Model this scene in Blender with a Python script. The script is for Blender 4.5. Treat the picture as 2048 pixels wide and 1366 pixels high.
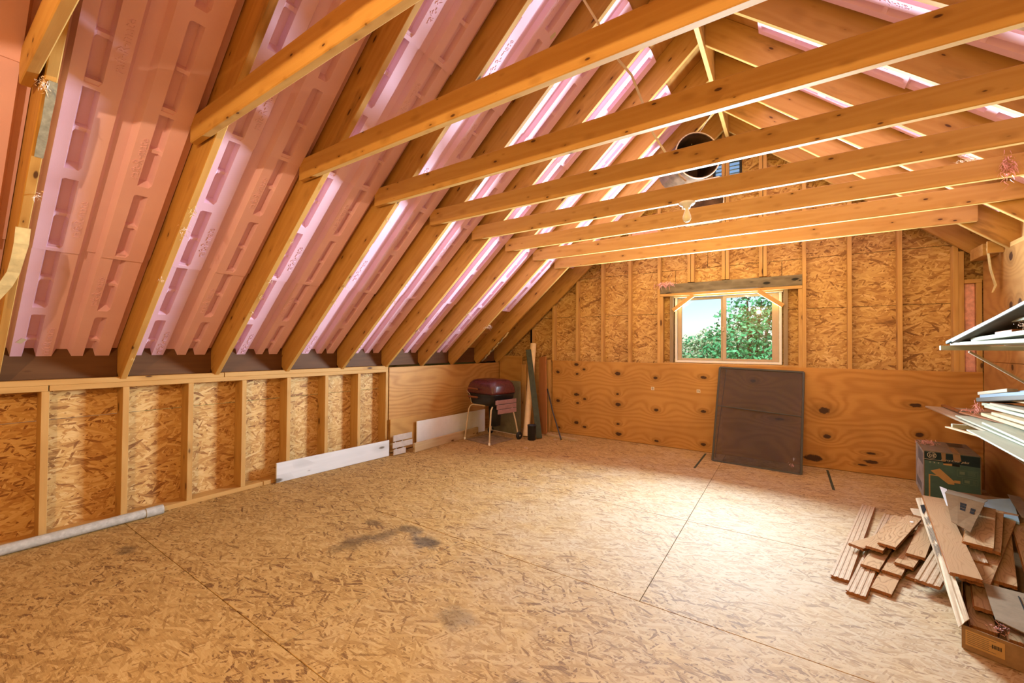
import bpy, bmesh, math, random
from mathutils import Matrix, Vector

# ------------------------------------------------------------------ clear
for o in list(bpy.data.objects):
    bpy.data.objects.remove(o, do_unlink=True)
SC = bpy.context.scene
COL = SC.collection
R = random.Random(7)

# ------------------------------------------------------------------ camera
cd = bpy.data.cameras.new('camera')
cam = bpy.data.objects.new('camera', cd)
COL.objects.link(cam)
cd.sensor_width = 36.0
cd.lens = 825.7162 / 2048 * 36.0
cd.clip_start = 0.02
cx, cy, cz = Vector((0.83127, 0.55582, 0.00703)), Vector((0.00192, -0.01553, 0.99988)), Vector((0.55586, -0.83116, -0.01397))
cam.matrix_world = Matrix(((cx.x, cy.x, cz.x, 0), (cx.y, cy.y, cz.y, 0), (cx.z, cy.z, cz.z, 1.32647), (0, 0, 0, 1)))
SC.camera = cam

# ------------------------------------------------------------------ view, world, lights
SC.view_settings.view_transform = 'Standard'
SC.view_settings.look = 'None'
SC.view_settings.gamma = 1.0
SC.view_settings.use_curve_mapping = False
SC.view_settings.exposure = 0.17
SC.cycles.max_bounces = 10
SC.cycles.diffuse_bounces = 4
SC.cycles.glossy_bounces = 3
SC.cycles.transparent_max_bounces = 12
SC.cycles.sample_clamp_indirect = 6.0
SC.cycles.caustics_reflective = False
SC.cycles.caustics_refractive = False

W_ = bpy.data.worlds.new('World')
SC.world = W_
W_.use_nodes = True
wn = W_.node_tree
wbg = wn.nodes['Background']
sky = wn.nodes.new('ShaderNodeTexSky')
sky.sky_type = 'NISHITA'
sky.sun_disc = False
sky.sun_elevation = math.radians(48)
sky.sun_rotation = math.radians(180)
sky.air_density = 1.0
sky.dust_density = 0.6
wn.links.new(sky.outputs[0], wbg.inputs[0])
wbg.inputs[1].default_value = 0.15

def lamp(name, kind, loc, energy, color, rot=None, **kw):
    l = bpy.data.lights.new(name, kind)
    l.energy = energy
    l.color = color
    for k, v in kw.items():
        setattr(l, k, v)
    o = bpy.data.objects.new(name, l)
    COL.objects.link(o)
    o.location = loc
    if rot:
        o.rotation_euler = rot
    return o

# the sun stands behind the house and lights the trees beyond the window
lamp('sun', 'SUN', (0, -8, 12), 4.5, (1.0, 0.96, 0.88), rot=(math.radians(50), 0, math.radians(-12)), angle=0.02)
# daylight pouring in through the gable window opening
lamp('window_daylight', 'AREA', (-0.665, 5.725, 1.55), 440.0, (0.77, 0.95, 1.06), rot=(math.radians(-112), 0, 0), shape='RECTANGLE', size=1.10, size_y=0.66, spread=math.radians(152))
# bare bulb on the collar tie behind the camera
lamp('bulb_light', 'POINT', (-0.64, -0.92, 2.30), 155.0, (1.0, 0.67, 0.31), shadow_soft_size=0.025)

# ------------------------------------------------------------------ node helpers
class NT:
    def __init__(self, name):
        self.m = bpy.data.materials.new(name)
        self.m.use_nodes = True
        self.t = self.m.node_tree
        self.b = self.t.nodes['Principled BSDF']
        self.out = self.t.nodes['Material Output']
    def n(self, typ, **kw):
        nd = self.t.nodes.new(typ)
        for k, v in kw.items():
            setattr(nd, k, v)
        return nd
    def l(self, a, b):
        self.t.links.new(a, b)
    def put(self, sock, v):
        if hasattr(v, 'is_output') or hasattr(v, 'links'):
            self.l(v, sock)
        else:
            sock.default_value = v
    def math(self, op, a, b=None, c=None, clamp=False):
        nd = self.n('ShaderNodeMath', operation=op, use_clamp=clamp)
        self.put(nd.inputs[0], a)
        if b is not None: self.put(nd.inputs[1], b)
        if c is not None: self.put(nd.inputs[2], c)
        return nd.outputs[0]
    def vmath(self, op, a, b=None):
        nd = self.n('ShaderNodeVectorMath', operation=op)
        self.put(nd.inputs[0], a)
        if b is not None: self.put(nd.inputs[1], b)
        return nd.outputs['Value'] if op in ('LENGTH', 'DISTANCE', 'DOT_PRODUCT') else nd.outputs[0]
    def mapping(self, v, scale=(1, 1, 1), loc=(0, 0, 0), rot=(0, 0, 0), typ='POINT'):
        nd = self.n('ShaderNodeMapping', vector_type=typ)
        self.l(v, nd.inputs[0])
        nd.inputs[1].default_value = loc
        nd.inputs[2].default_value = rot
        nd.inputs[3].default_value = scale
        return nd.outputs[0]
    def noise(self, v, scale=1.0, detail=2.0, rough=0.5, dim='3D', dist=0.0):
        nd = self.n('ShaderNodeTexNoise', noise_dimensions=dim)
        self.l(v, nd.inputs['Vector'])
        nd.inputs['Scale'].default_value = scale
        nd.inputs['Detail'].default_value = detail
        nd.inputs['Roughness'].default_value = rough
        nd.inputs['Distortion'].default_value = dist
        return nd.outputs[0]
    def voronoi(self, v, scale=1.0, dim='3D', feature='F1', rand=1.0):
        nd = self.n('ShaderNodeTexVoronoi', voronoi_dimensions=dim, feature=feature)
        self.l(v, nd.inputs['Vector'])
        nd.inputs['Scale'].default_value = scale
        nd.inputs['Randomness'].default_value = rand
        return nd
    def ramp(self, f, stops, interp='LINEAR'):
        nd = self.n('ShaderNodeValToRGB')
        self.l(f, nd.inputs[0])
        cr = nd.color_ramp
        cr.interpolation = interp
        while len(cr.elements) > 1:
            cr.elements.remove(cr.elements[-1])
        cr.elements[0].position = stops[0][0]
        cr.elements[0].color = (*stops[0][1], 1)
        for p, c in stops[1:]:
            e = cr.elements.new(p)
            e.color = (*c, 1)
        return nd.outputs[0]
    def mrange(self, v, a, b, c=0.0, d=1.0, smooth=False):
        nd = self.n('ShaderNodeMapRange')
        if smooth: nd.interpolation_type = 'SMOOTHSTEP'
        self.l(v, nd.inputs[0])
        for i, x in enumerate((a, b, c, d)):
            nd.inputs[1 + i].default_value = x
        return nd.outputs[0]
    def mix(self, f, a, b, blend='MIX'):
        nd = self.n('ShaderNodeMix', data_type='RGBA', blend_type=blend)
        self.put(nd.inputs[0], f)
        for s, v in ((nd.inputs[6], a), (nd.inputs[7], b)):
            if isinstance(v, tuple): s.default_value = (*v, 1)
            else: self.l(v, s)
        return nd.outputs[2]
    def bump(self, h, strength=0.3, dist=0.01):
        nd = self.n('ShaderNodeBump')
        self.l(h, nd.inputs['Height'])
        nd.inputs['Strength'].default_value = strength
        nd.inputs['Distance'].default_value = dist
        self.l(nd.outputs[0], self.b.inputs['Normal'])
    def coords(self, rnd=True):
        tc = self.n('ShaderNodeTexCoord')
        v = tc.outputs['Object']
        self.rand = self.n('ShaderNodeObjectInfo').outputs['Random']
        if rnd:
            cb = self.n('ShaderNodeCombineXYZ')
            for i, k in enumerate((37.0, 23.0, 51.0)):
                self.l(self.math('MULTIPLY', self.rand, k), cb.inputs[i])
            v = self.vmath('ADD', v, cb.outputs[0])
        return v
    def pos(self):
        return self.n('ShaderNodeNewGeometry').outputs['Position']
    def color(self, c):
        self.put(self.b.inputs['Base Color'], (*c, 1) if isinstance(c, tuple) else c)
    def set(self, rough=0.6, spec=0.3, metal=0.0):
        self.b.inputs['Roughness'].default_value = rough
        self.b.inputs['Specular IOR Level'].default_value = spec
        self.b.inputs['Metallic'].default_value = metal
        return self.m

def plain(name, c, rough=0.6, spec=0.3, metal=0.0, vary=0.12, scale=14.0, bump=0.0):
    t = NT(name)
    v = t.coords()
    f = t.noise(v, scale, 3.0, 0.6)
    lo = tuple(x * (1 - vary) for x in c)
    hi = tuple(min(1, x * (1 + vary)) for x in c)
    t.color(t.ramp(f, [(0.3, lo), (0.7, hi)]))
    if bump:
        t.bump(f, bump, 0.004)
    return t.set(rough, spec, metal)

def lumber(name, base, dark, knot=(0.10, 0.04, 0.012), knots=0.10, contrast=0.5, tone=0.18, stain=0.0, rough=0.6, kscale=(3.2, 9.0, 9.0)):
    """sawn softwood: grain along local x, small dark knots, every piece a little different"""
    t = NT(name)
    v = t.coords()
    g = t.mapping(v, scale=(0.9, 11.0, 11.0))
    wob = t.noise(t.mapping(v, scale=(1.6, 5.0, 5.0)), 1.0, 2.0)
    rings = t.math('FRACT', t.math('ADD', t.math('MULTIPLY', t.noise(g, 1.0, 1.5), 5.0), t.math('MULTIPLY', wob, 1.5)))
    line = t.mrange(t.math('ABSOLUTE', t.math('SUBTRACT', rings, 0.5)), 0.0, 0.5, 0.0, 1.0, True)
    fine = t.noise(t.mapping(v, scale=(4.0, 160.0, 160.0)), 1.0, 2.0, 0.7)
    k = t.math('MULTIPLY', t.math('ADD', t.math('MULTIPLY', line, 0.6), t.math('MULTIPLY', fine, 0.6)), contrast)
    c = t.mix(k, base, dark)
    # per piece tone
    c = t.mix(t.math('MULTIPLY', t.rand, tone), c, tuple(x * 0.55 for x in dark))
    vo = t.voronoi(t.mapping(v, scale=kscale), 1.0)
    kr = t.n('ShaderNodeSeparateColor'); t.l(vo.outputs['Color'], kr.inputs[0])
    kd = t.math('DIVIDE', vo.outputs['Distance'], t.math('ADD', t.math('MULTIPLY', kr.outputs[0], 1.6), 0.25))
    km = t.mrange(kd, knots * 0.55, knots, 1.0, 0.0, True)
    ring = t.mrange(kd, knots, knots * 3.0, 0.45, 0.0, True)
    c = t.mix(ring, c, tuple(x * 0.75 for x in dark))
    c = t.mix(km, c, knot)
    if stain:
        s = t.mrange(t.noise(t.mapping(v, scale=(0.9, 4, 4)), 1.5, 4.0, 0.7), 0.56, 0.74, 0.0, stain, True)
        c = t.mix(s, c, (0.05, 0.025, 0.01))
    t.color(c)
    t.bump(t.math('ADD', fine, line), 0.12, 0.002)
    return t.set(rough, 0.25)

def osb(name, stops, size=(0.085, 0.016), bump=0.35, rough=0.55, spec=0.3, floor=False):
    """oriented strand board: layers of long flakes, the upper flakes hiding the lower ones"""
    t = NT(name)
    v = t.coords()
    warp = t.noise(v, 9.0, 1.0)
    v2 = t.vmath('ADD', v, t.vmath('SCALE', t.n('ShaderNodeTexNoise').outputs['Color'])) if False else v
    hs = None
    angs = (0.05, -0.42, 0.55, 1.15, -0.95, 0.22)
    for i, a in enumerate(angs):
        s = 1.0 + 0.35 * ((i * 7) % 3 - 1)
        mp = t.mapping(v2, scale=(size[0] * s, size[1] * s, 1.0), loc=(0.31 * i, 0.17 * i, 0), rot=(0, 0, a), typ='TEXTURE')
        vo = t.voronoi(mp, 1.0, '2D')
        sp = t.n('ShaderNodeSeparateColor'); t.l(vo.outputs['Color'], sp.inputs[0])
        r = sp.outputs[0]
        if i >= 3:
            r = t.math('MULTIPLY', r, 0.93)
        hs = r if hs is None else t.math('MAXIMUM', hs, r)
    h = t.math('FRACT', t.math('MULTIPLY', hs, 61.7))
    fib = t.noise(t.mapping(v, scale=(20.0, 230.0, 1.0), rot=(0, 0, .08)), 1.0, 3.0, 0.75)
    big = t.noise(v, 1.3, 3.0, 0.6)
    f = t.math('ADD', t.math('MULTIPLY', h, 0.74), t.math('MULTIPLY', t.math('SUBTRACT', fib, 0.5), 0.7), clamp=True)
    f = t.math('ADD', f, t.math('MULTIPLY', t.math('SUBTRACT', big, 0.5), 0.30), clamp=True)
    c = t.ramp(f, stops)
    # gaps and shadows between flakes: thin dark dashes
    gap = t.noise(t.mapping(v, scale=(22.0, 105.0, 1.0), rot=(0, 0, 0.1)), 1.0, 3.0, 0.75, dist=0.6)
    gm = t.mrange(gap, 0.26, 0.34, 0.6, 0.0, True)
    c = t.mix(gm, c, tuple(x * 0.30 for x in stops[1][1]))
    rgh = rough
    if floor:
        p = t.pos()
        sx = t.n('ShaderNodeSeparateXYZ'); t.l(p, sx.inputs[0])
        # grime: broad dirty clouds and a few old spills
        d = t.mrange(t.noise(p, 0.9, 5.0, 0.65), 0.55, 0.75, 0.0, 0.35, True)
        c = t.mix(d, c, (0.16, 0.10, 0.05))
        speck = t.mrange(t.noise(p, 55.0, 2.0, 0.5), 0.70, 0.76, 0.0, 0.6, True)
        c = t.mix(speck, c, (0.08, 0.045, 0.02))
        for (x, y, rx, ry, s) in FLOOR_STAINS:
            dv = t.vmath('MULTIPLY', t.vmath('SUBTRACT', p, (x, y, 0)), (1 / rx, 1 / ry, 0))
            ln = t.math('ADD', t.vmath('LENGTH', dv), t.math('MULTIPLY', t.math('SUBTRACT', t.noise(p, 11.0, 4.0, 0.7), 0.5), 1.6))
            c = t.mix(t.mrange(ln, 0.35, 1.05, s, 0.0, True), c, (0.035, 0.026, 0.02))
        # paler, greyer patch in the middle of the room
        dv = t.vmath('MULTIPLY', t.vmath('SUBTRACT', p, (-0.3, 3.3, 0)), (1 / 2.3, 1 / 2.6, 0))
        ln = t.math('ADD', t.vmath('LENGTH', dv), t.math('MULTIPLY', t.math('SUBTRACT', t.noise(p, 3.0, 5.0, 0.7), 0.5), 1.2))
        mid_pale = t.mrange(ln, 0.1, 1.15, 0.66, 0.0, True)
        c = t.mix(t.math('MULTIPLY', mid_pale, t.mrange(f, 0.0, 0.5, 0.35, 1.0)), c, (0.46, 0.40, 0.315))
    t.color(c)
    t.bump(t.math('ADD', t.math('MULTIPLY', hs, 3.0), t.math('MULTIPLY', fib, 0.35)), bump, 0.004)
    return t.set(rgh, spec)

FLOOR_STAINS = [(-2.05, 2.02, .16, .10, .8), (-2.27, 2.10, .18, .07, .6), (-2.44, 1.74, .10, .20, .55), (-2.36, 1.93, .08, .16, .5), (-2.60, 2.02, .10, .06, .5),
                (-1.35, 1.55, .13, .10, .45), (-0.86, 1.35, .10, .09, .5), (-0.45, 1.30, .14, .10, .4), (-3.55, 0.85, .10, .06, .55), (-1.0, 1.18, .09, .06, .45), (-0.72, 1.02, .05, .04, .6)]

def plywood(name, c0, c1, axes='XZ', knots=(), freq=7.0, swirl=2.2, off=(0, 0, 0), rough=0.5, spec=0.3, stretch=0.42, randk=0.0, local=False):
    """rotary cut plywood: wandering cathedral grain, dark plugs and knots at their places"""
    t = NT(name)
    if local:
        v = t.coords()
        q = v
    else:
        p = t.pos()
        sp = t.n('ShaderNodeSeparateXYZ'); t.l(p, sp.inputs[0])
        cb = t.n('ShaderNodeCombineXYZ')
        ix = {'X': 0, 'Y': 1, 'Z': 2}
        t.l(sp.outputs[ix[axes[0]]], cb.inputs[0]); t.l(sp.outputs[ix[axes[1]]], cb.inputs[1])
        q = cb.outputs[0]
        v = t.vmath('ADD', q, off)
    se = t.n('ShaderNodeSeparateXYZ'); t.l(q, se.inputs[0])
    fld = t.math('MULTIPLY', se.outputs[1], freq)
    fld = t.math('ADD', fld, t.math('MULTIPLY', t.noise(t.mapping(v, scale=(stretch * 1.6, 1.9, 1.9)), 1.0, 2.5, 0.5), swirl * 3.4))
    dark = None
    for (kx, ky, rx, ry) in knots:
        dv = t.vmath('MULTIPLY', t.vmath('SUBTRACT', q, (kx, ky, 0)), (1 / rx, 1 / ry, 0))
        d = t.vmath('LENGTH', dv)
        dark = d if dark is None else t.math('MINIMUM', dark, d)
    if dark is not None:
        fld = t.math('ADD', fld, t.math('MULTIPLY', t.math('POWER', 2.718, t.math('MULTIPLY', dark, -0.45)), 3.2))
    ln = t.math('ABSOLUTE', t.math('SUBTRACT', t.math('FRACT', t.math('MULTIPLY', fld, 1.5)), 0.5))
    line = t.mrange(ln, 0.10, 0.48, 0.0, 1.0, True)
    fine = t.noise(t.mapping(v, scale=(5.0, 90.0, 90.0)), 1.0, 3.0, 0.7)
    blot = t.noise(v, 1.7, 3.0, 0.6)
    k = t.math('ADD', t.math('MULTIPLY', line, 0.45), t.math('MULTIPLY', t.math('SUBTRACT', fine, 0.35), 0.55), clamp=True)
    c = t.mix(k, c0, c1)
    c = t.mix(t.mrange(blot, 0.45, 0.75, 0.0, 0.35), c, tuple(x * 0.6 for x in c1))
    if randk:
        vo = t.voronoi(t.mapping(v, scale=(1.5, 3.0, 3.0)), 1.0)
        c = t.mix(t.mrange(vo.outputs['Distance'], randk * .5, randk, 0.9, 0.0, True), c, (0.05, 0.018, 0.006))
    if dark is not None:
        e = t.math('ADD', dark, t.math('MULTIPLY', t.math('SUBTRACT', t.noise(q, 26.0, 2.0), 0.5), 0.7))
        c = t.mix(t.mrange(e, 1.1, 2.2, 0.35, 0.0, True), c, tuple(x * 0.5 for x in c1))
        c = t.mix(t.mrange(e, 0.55, 0.85, 0.95, 0.0, True), c, (0.045, 0.017, 0.008))
    t.color(c)
    t.bump(k, 0.10, 0.002)
    return t.set(rough, spec)

KL = [(-3.0, 0.944, 0.044, 0.031), (-2.685, 1.07, 0.05, 0.031), (-2.561, 0.999, 0.033, 0.022), (-2.675, 0.926, 0.033, 0.023), (-2.682, 0.614, 0.058, 0.03), (-2.551, 0.555, 0.033, 0.023), (-2.665, 0.486, 0.033, 0.022), (-2.997, 0.498, 0.044, 0.031), (-2.68, 0.188, 0.05, 0.031), (-2.549, 0.135, 0.041, 0.022), (-2.986, 0.078, 0.044, 0.023), (-2.041, 0.96, 0.058, 0.036), (-2.04, 0.665, 0.029, 0.022), (-2.032, 0.515, 0.058, 0.036), (-2.031, 0.236, 0.036, 0.022), (-2.024, 0.094, 0.059, 0.036), (-1.507, 0.92, 0.039, 0.028), (-1.5, 0.484, 0.04, 0.028), (-1.492, 0.064, 0.039, 0.02), (-0.905, 0.955, 0.053, 0.026), (-0.905, 0.519, 0.047, 0.025), (-0.905, 0.096, 0.047, 0.026)]
KR = [(0.332, 0.644, 0.075, 0.05), (0.358, 0.357, 0.048, 0.036), (1.078, 0.762, 0.07, 0.028), (1.106, 0.466, 0.045, 0.035), (0.232, 0.099, 0.115, 0.048), (0.734, 0.134, 0.085, 0.026), (0.731, 0.224, 0.055, 0.016), (0.661, 0.091, 0.055, 0.015), (-0.084, 0.506, 0.08, 0.02), (-0.35, 0.94, 0.04, 0.028)]
KW = [(5.184, 2.12, 0.05, 0.05), (5.177, 1.187, 0.03, 0.04), (5.032, 1.704, 0.05, 0.07), (5.194, 1.702, 0.045, 0.06), (4.6, 1.95, 0.06, 0.05)]

M = {}
M['rafter'] = lumber('rafter_pine', (0.58, 0.33, 0.092), (0.42, 0.195, 0.04), stain=0.45, tone=0.25, knots=.10, kscale=(5.0, 14.0, 14.0))
M['tie'] = lumber('tie_spruce', (0.60, 0.355, 0.11), (0.45, 0.22, 0.048), knots=0.10, tone=0.10, kscale=(8.0, 18.0, 18.0))
M['stud'] = lumber('stud_pine', (0.60, 0.365, 0.13), (0.45, 0.23, 0.06), tone=0.15)
M['old'] = lumber('weathered_beam', (0.22, 0.175, 0.11), (0.12, 0.09, 0.055), knot=(0.012, 0.009, 0.006), knots=0.22, stain=0.5, kscale=(7.0, 16.0, 16.0))
M['greyed'] = lumber('greyed_trim_lumber', (0.34, 0.25, 0.15), (0.22, 0.15, 0.08))
M['floor'] = osb('floor_osb', [(0.0, (0.17, 0.085, 0.03)), (0.10, (0.33, 0.192, 0.060)), (0.45, (0.46, 0.292, 0.10)), (0.8, (0.55, 0.375, 0.15)), (1.0, (0.70, 0.53, 0.28))], size=(.075, .012), rough=0.7, spec=0.2, floor=True)
M['osb'] = osb('wall_osb', [(0.0, (0.24, 0.10, 0.03)), (0.10, (0.46, 0.24, 0.075)), (0.45, (0.62, 0.38, 0.135)), (0.8, (0.74, 0.52, 0.24)), (1.0, (0.88, 0.72, 0.46))], size=(0.10, 0.017))
M['osb2'] = osb('gable_osb', [(0.0, (0.20, 0.09, 0.028)), (0.10, (0.40, 0.20, 0.06)), (0.45, (0.55, 0.325, 0.105)), (0.75, (0.67, 0.44, 0.17)), (0.92, (0.82, 0.62, 0.33)), (1.0, (0.88, 0.72, 0.44))], size=(0.095, 0.018))
M['plyL'] = plywood('gable_plywood_plugged', (0.54, 0.285, 0.072), (0.38, 0.165, 0.033), 'XZ', KL, freq=10, swirl=0.8)
M['plyR'] = plywood('gable_plywood_knotty', (0.54, 0.27, 0.066), (0.34, 0.135, 0.024), 'XZ', KR, freq=6, swirl=2.4)
M['plyW'] = plywood('side_wall_plywood', (0.50, 0.27, 0.085), (0.34, 0.15, 0.04), 'YZ', KW, freq=6, swirl=2.6)
M['plyK'] = plywood('knee_wall_plywood', (0.58, 0.32, 0.10), (0.36, 0.15, 0.036), 'YZ', (), freq=9, swirl=2.8, stretch=0.3)
M['plyS'] = plywood('scrap_plywood', (0.58, 0.33, 0.10), (0.40, 0.19, 0.05), local=True, freq=9, swirl=1.8, randk=0.16)
M['deck'] = plywood('roof_deck_plywood', (0.52, 0.27, 0.078), (0.40, 0.175, 0.04), local=True, freq=4, swirl=1.6, randk=0.08)
M['white'] = plain('white_melamine', (0.78, 0.80, 0.82), 0.35, 0.4, vary=0.03)
M['paintwood'] = lumber('white_painted_board', (0.72, 0.75, 0.80), (0.60, 0.62, 0.66), knot=(0.16, 0.14, 0.12), knots=0.13, contrast=0.35, tone=0.05)
M['board'] = lumber('pale_pine_board', (0.60, 0.46, 0.27), (0.46, 0.31, 0.15), knots=0.14)
M['dullpatch'] = plain('dull_floor_patch', (0.26, 0.185, 0.11), 0.9, 0.1, vary=0.3)
M['cedar'] = lumber('cedar_board', (0.46, 0.20, 0.07), (0.34, 0.125, 0.04), knots=0.05)
M['green'] = plain('dark_green_paint', (0.045, 0.055, 0.032), 0.6, 0.3, vary=0.25)
M['sheetgrey'] = plain('grey_green_board', (0.17, 0.155, 0.09), 0.7, 0.2, vary=0.3, scale=6)
M['card'] = plain('brown_cardboard', (0.25, 0.155, 0.08), 0.85, 0.1, vary=0.10, scale=30)
M['cardlid'] = plain('dull_brown_cardboard', (0.20, 0.120, 0.058), 0.85, 0.1, vary=0.10, scale=30)
M['cardgrey'] = plain('grey_cardboard', (0.23, 0.175, 0.115), 0.85, 0.1, vary=0.10, scale=30)
M['cream'] = plain('cream_cardboard', (0.58, 0.48, 0.33), 0.8, 0.15, vary=0.07)
M['tube'] = plain('kraft_tube', (0.80, 0.62, 0.38), 0.6, 0.2, vary=0.07)
M['pvc'] = plain('dusty_grey_pvc', (0.46, 0.47, 0.46), 0.55, 0.3, vary=0.18, scale=40)
M['black'] = plain('black_plastic', (0.016, 0.018, 0.022), 0.45, 0.4, vary=0.2)
M['duct'] = plain('dark_duct', (0.10, 0.055, 0.03), 0.5, 0.3, metal=0.2, vary=0.4)
M['enamel'] = plain('maroon_enamel', (0.085, 0.018, 0.022), 0.25, 0.6, vary=0.25, scale=30)
M['blackenamel'] = plain('black_enamel', (0.010, 0.012, 0.018), 0.3, 0.5, vary=0.2)
M['metal'] = plain('dull_cream_metal', (0.62, 0.52, 0.36), 0.45, 0.5, metal=0.3, vary=0.1)
M['slat'] = plain('mauve_slat', (0.30, 0.17, 0.17), 0.6, 0.3, vary=0.12)
M['slatgrey'] = plain('pale_grey_slat', (0.52, 0.46, 0.42), 0.6, 0.3, vary=0.12)
M['handle'] = plain('brown_wood_handle', (0.20, 0.065, 0.025), 0.5, 0.3)
M['porcelain'] = plain('porcelain', (0.82, 0.82, 0.78), 0.25, 0.5, vary=0.02)
M['bulb'] = plain('frosted_bulb', (0.80, 0.78, 0.58), 0.2, 0.5, vary=0.02)
M['cable'] = plain('pale_cable', (0.70, 0.58, 0.46), 0.5, 0.3, vary=0.05)
M['louver'] = plain('pale_blue_louver', (0.35, 0.60, 0.80), 0.5, 0.3, vary=0.05)  # blue of the sky on the slats is put into their colour
M['cardblack'] = plain('printed_black', (0.012, 0.012, 0.012), 0.6, 0.2)
M['navy'] = plain('printed_dark_teal', (0.004, 0.020, 0.028), 0.45, 0.3, vary=0.2)
M['teal'] = plain('printed_green', (0.055, 0.115, 0.095), 0.5, 0.3, vary=0.12)
M['ltteal'] = plain('printed_pale_green', (0.14, 0.19, 0.14), 0.5, 0.3)
M['print'] = plain('printed_cream', (0.66, 0.58, 0.42), 0.5, 0.3, vary=0.03)
M['printtan'] = plain('printed_tan', (0.45, 0.27, 0.10), 0.5, 0.3)
M['boxside'] = plain('printed_pale_blue', (0.42, 0.50, 0.58), 0.5, 0.3, vary=0.35, scale=9)
M['tape'] = plain('brown_packing_tape', (0.28, 0.17, 0.085), 0.35, 0.4)
M['insul'] = plain('pink_glass_fibre', (0.75, 0.40, 0.36), 0.95, 0.0, vary=0.25, scale=22)
M['fluff'] = plain('pale_glass_fibre', (0.80, 0.66, 0.58), 0.95, 0.0, vary=0.2, scale=40)
M['paper'] = plain('torn_kraft_paper', (0.68, 0.56, 0.28), 0.8, 0.1, vary=0.2)
M['greypaper'] = plain('grey_torn_paper', (0.30, 0.29, 0.22), 0.8, 0.1, vary=0.3, scale=30)
M['frame'] = plain('bronze_frame', (0.045, 0.042, 0.035), 0.45, 0.4)
M['vinyl'] = plain('tan_window_frame', (0.46, 0.35, 0.24), 0.4, 0.4, vary=0.05)
M['vinylw'] = plain('white_window_frame', (0.75, 0.74, 0.72), 0.4, 0.4, vary=0.03)
M['bark'] = plain('bark', (0.09, 0.06, 0.04), 0.9, 0.1, vary=0.3)
M['dirt'] = plain('grass_ground', (0.10, 0.19, 0.05), 0.9, 0.1, vary=0.4, scale=3)
M['ink'] = plain('grey_ink', (0.10, 0.09, 0.08), 0.6, 0.2)
M['eave'] = lumber('eave_plank', (0.14, 0.06, 0.02), (0.08, 0.03, 0.01), knots=0.05)
M['bluegrey'] = lumber('blue_grey_board', (0.20, 0.27, 0.34), (0.12, 0.16, 0.21), knots=0.05, contrast=0.6)
M['greengrey'] = lumber('mossy_grey_board', (0.09, 0.125, 0.12), (0.05, 0.065, 0.06), knots=0.05, contrast=0.9)
M['palegreen'] = lumber('pale_weathered_board', (0.43, 0.44, 0.33), (0.30, 0.30, 0.21), knots=0.06, contrast=0.5, tone=0.06)
M['paletan'] = lumber('tan_weathered_board', (0.44, 0.36, 0.25), (0.32, 0.25, 0.16), knots=0.06, contrast=0.6)
M['darkwood'] = lumber('dark_weathered_board', (0.10, 0.085, 0.065), (0.05, 0.04, 0.03), knots=0.05)
M['redwood'] = lumber('reddish_board', (0.34, 0.13, 0.045), (0.24, 0.08, 0.025), knots=0.05)

def foam():
    t = NT('pink_foam')
    v = t.coords()
    f = t.noise(v, 190.0, 2.0, 0.7)
    g = t.noise(v, 4.0, 3.0)
    c = t.ramp(g, [(0.3, (0.79, 0.49, 0.63)), (0.7, (0.84, 0.55, 0.69))])
    t.color(c)
    t.bump(f, 0.12, 0.002)
    t.b.inputs['Subsurface Weight'].default_value = 0.0
    return t.set(0.55, 0.3)
M['foam'] = foam()

def oak(name, a, b, freq=15.0):
    t = NT(name)
    v = t.coords()
    se = t.n('ShaderNodeSeparateXYZ'); t.l(v, se.inputs[0])
    fld = t.math('ADD', t.math('MULTIPLY', se.outputs[1], freq), t.math('MULTIPLY', t.noise(t.mapping(v, scale=(2.2, 9.0, 1.0)), 1.0, 2.0), 7.5))
    ln = t.math('ABSOLUTE', t.math('SUBTRACT', t.math('FRACT', t.math('MULTIPLY', fld, 1.9)), 0.5))
    line = t.mrange(ln, 0.30, 0.5, 0.0, 1.0, True)
    fine = t.noise(t.mapping(v, scale=(12.0, 300.0, 1.0)), 1.0, 2.0, 0.7)
    k = t.math('ADD', t.math('MULTIPLY', line, 0.65), t.math('MULTIPLY', t.math('SUBTRACT', fine, 0.4), 0.7), clamp=True)
    c = t.mix(k, a, b)
    c = t.mix(t.math('MULTIPLY', t.rand, 0.25), c, b)
    t.color(c)
    t.bump(k, 0.1, 0.001)
    return t.set(0.33, 0.45)
M['oak'] = oak('oak_finish', (0.52, 0.345, 0.19), (0.23, 0.125, 0.055))
M['oakplain'] = oak('oak_plain_finish', (0.47, 0.30, 0.165), (0.34, 0.20, 0.10), 30)
M['oakedge'] = oak('oak_edge', (0.33, 0.135, 0.04), (0.20, 0.075, 0.02))
M['oakback'] = oak('oak_raw_back', (0.52, 0.40, 0.27), (0.38, 0.26, 0.16), 8)

def leafmat(name, c):
    t = NT(name)
    t.color(t.ramp(t.noise(t.pos(), 2.6, 3.0), [(0.3, tuple(x * 0.5 for x in c)), (0.7, tuple(min(1, x * 1.5) for x in c))]))
    return t.set(0.5, 0.3)
M['leaf'] = leafmat('leaf_green', (0.10, 0.46, 0.19))
M['leaf2'] = leafmat('leaf_pale', (0.30, 0.42, 0.22))

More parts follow.
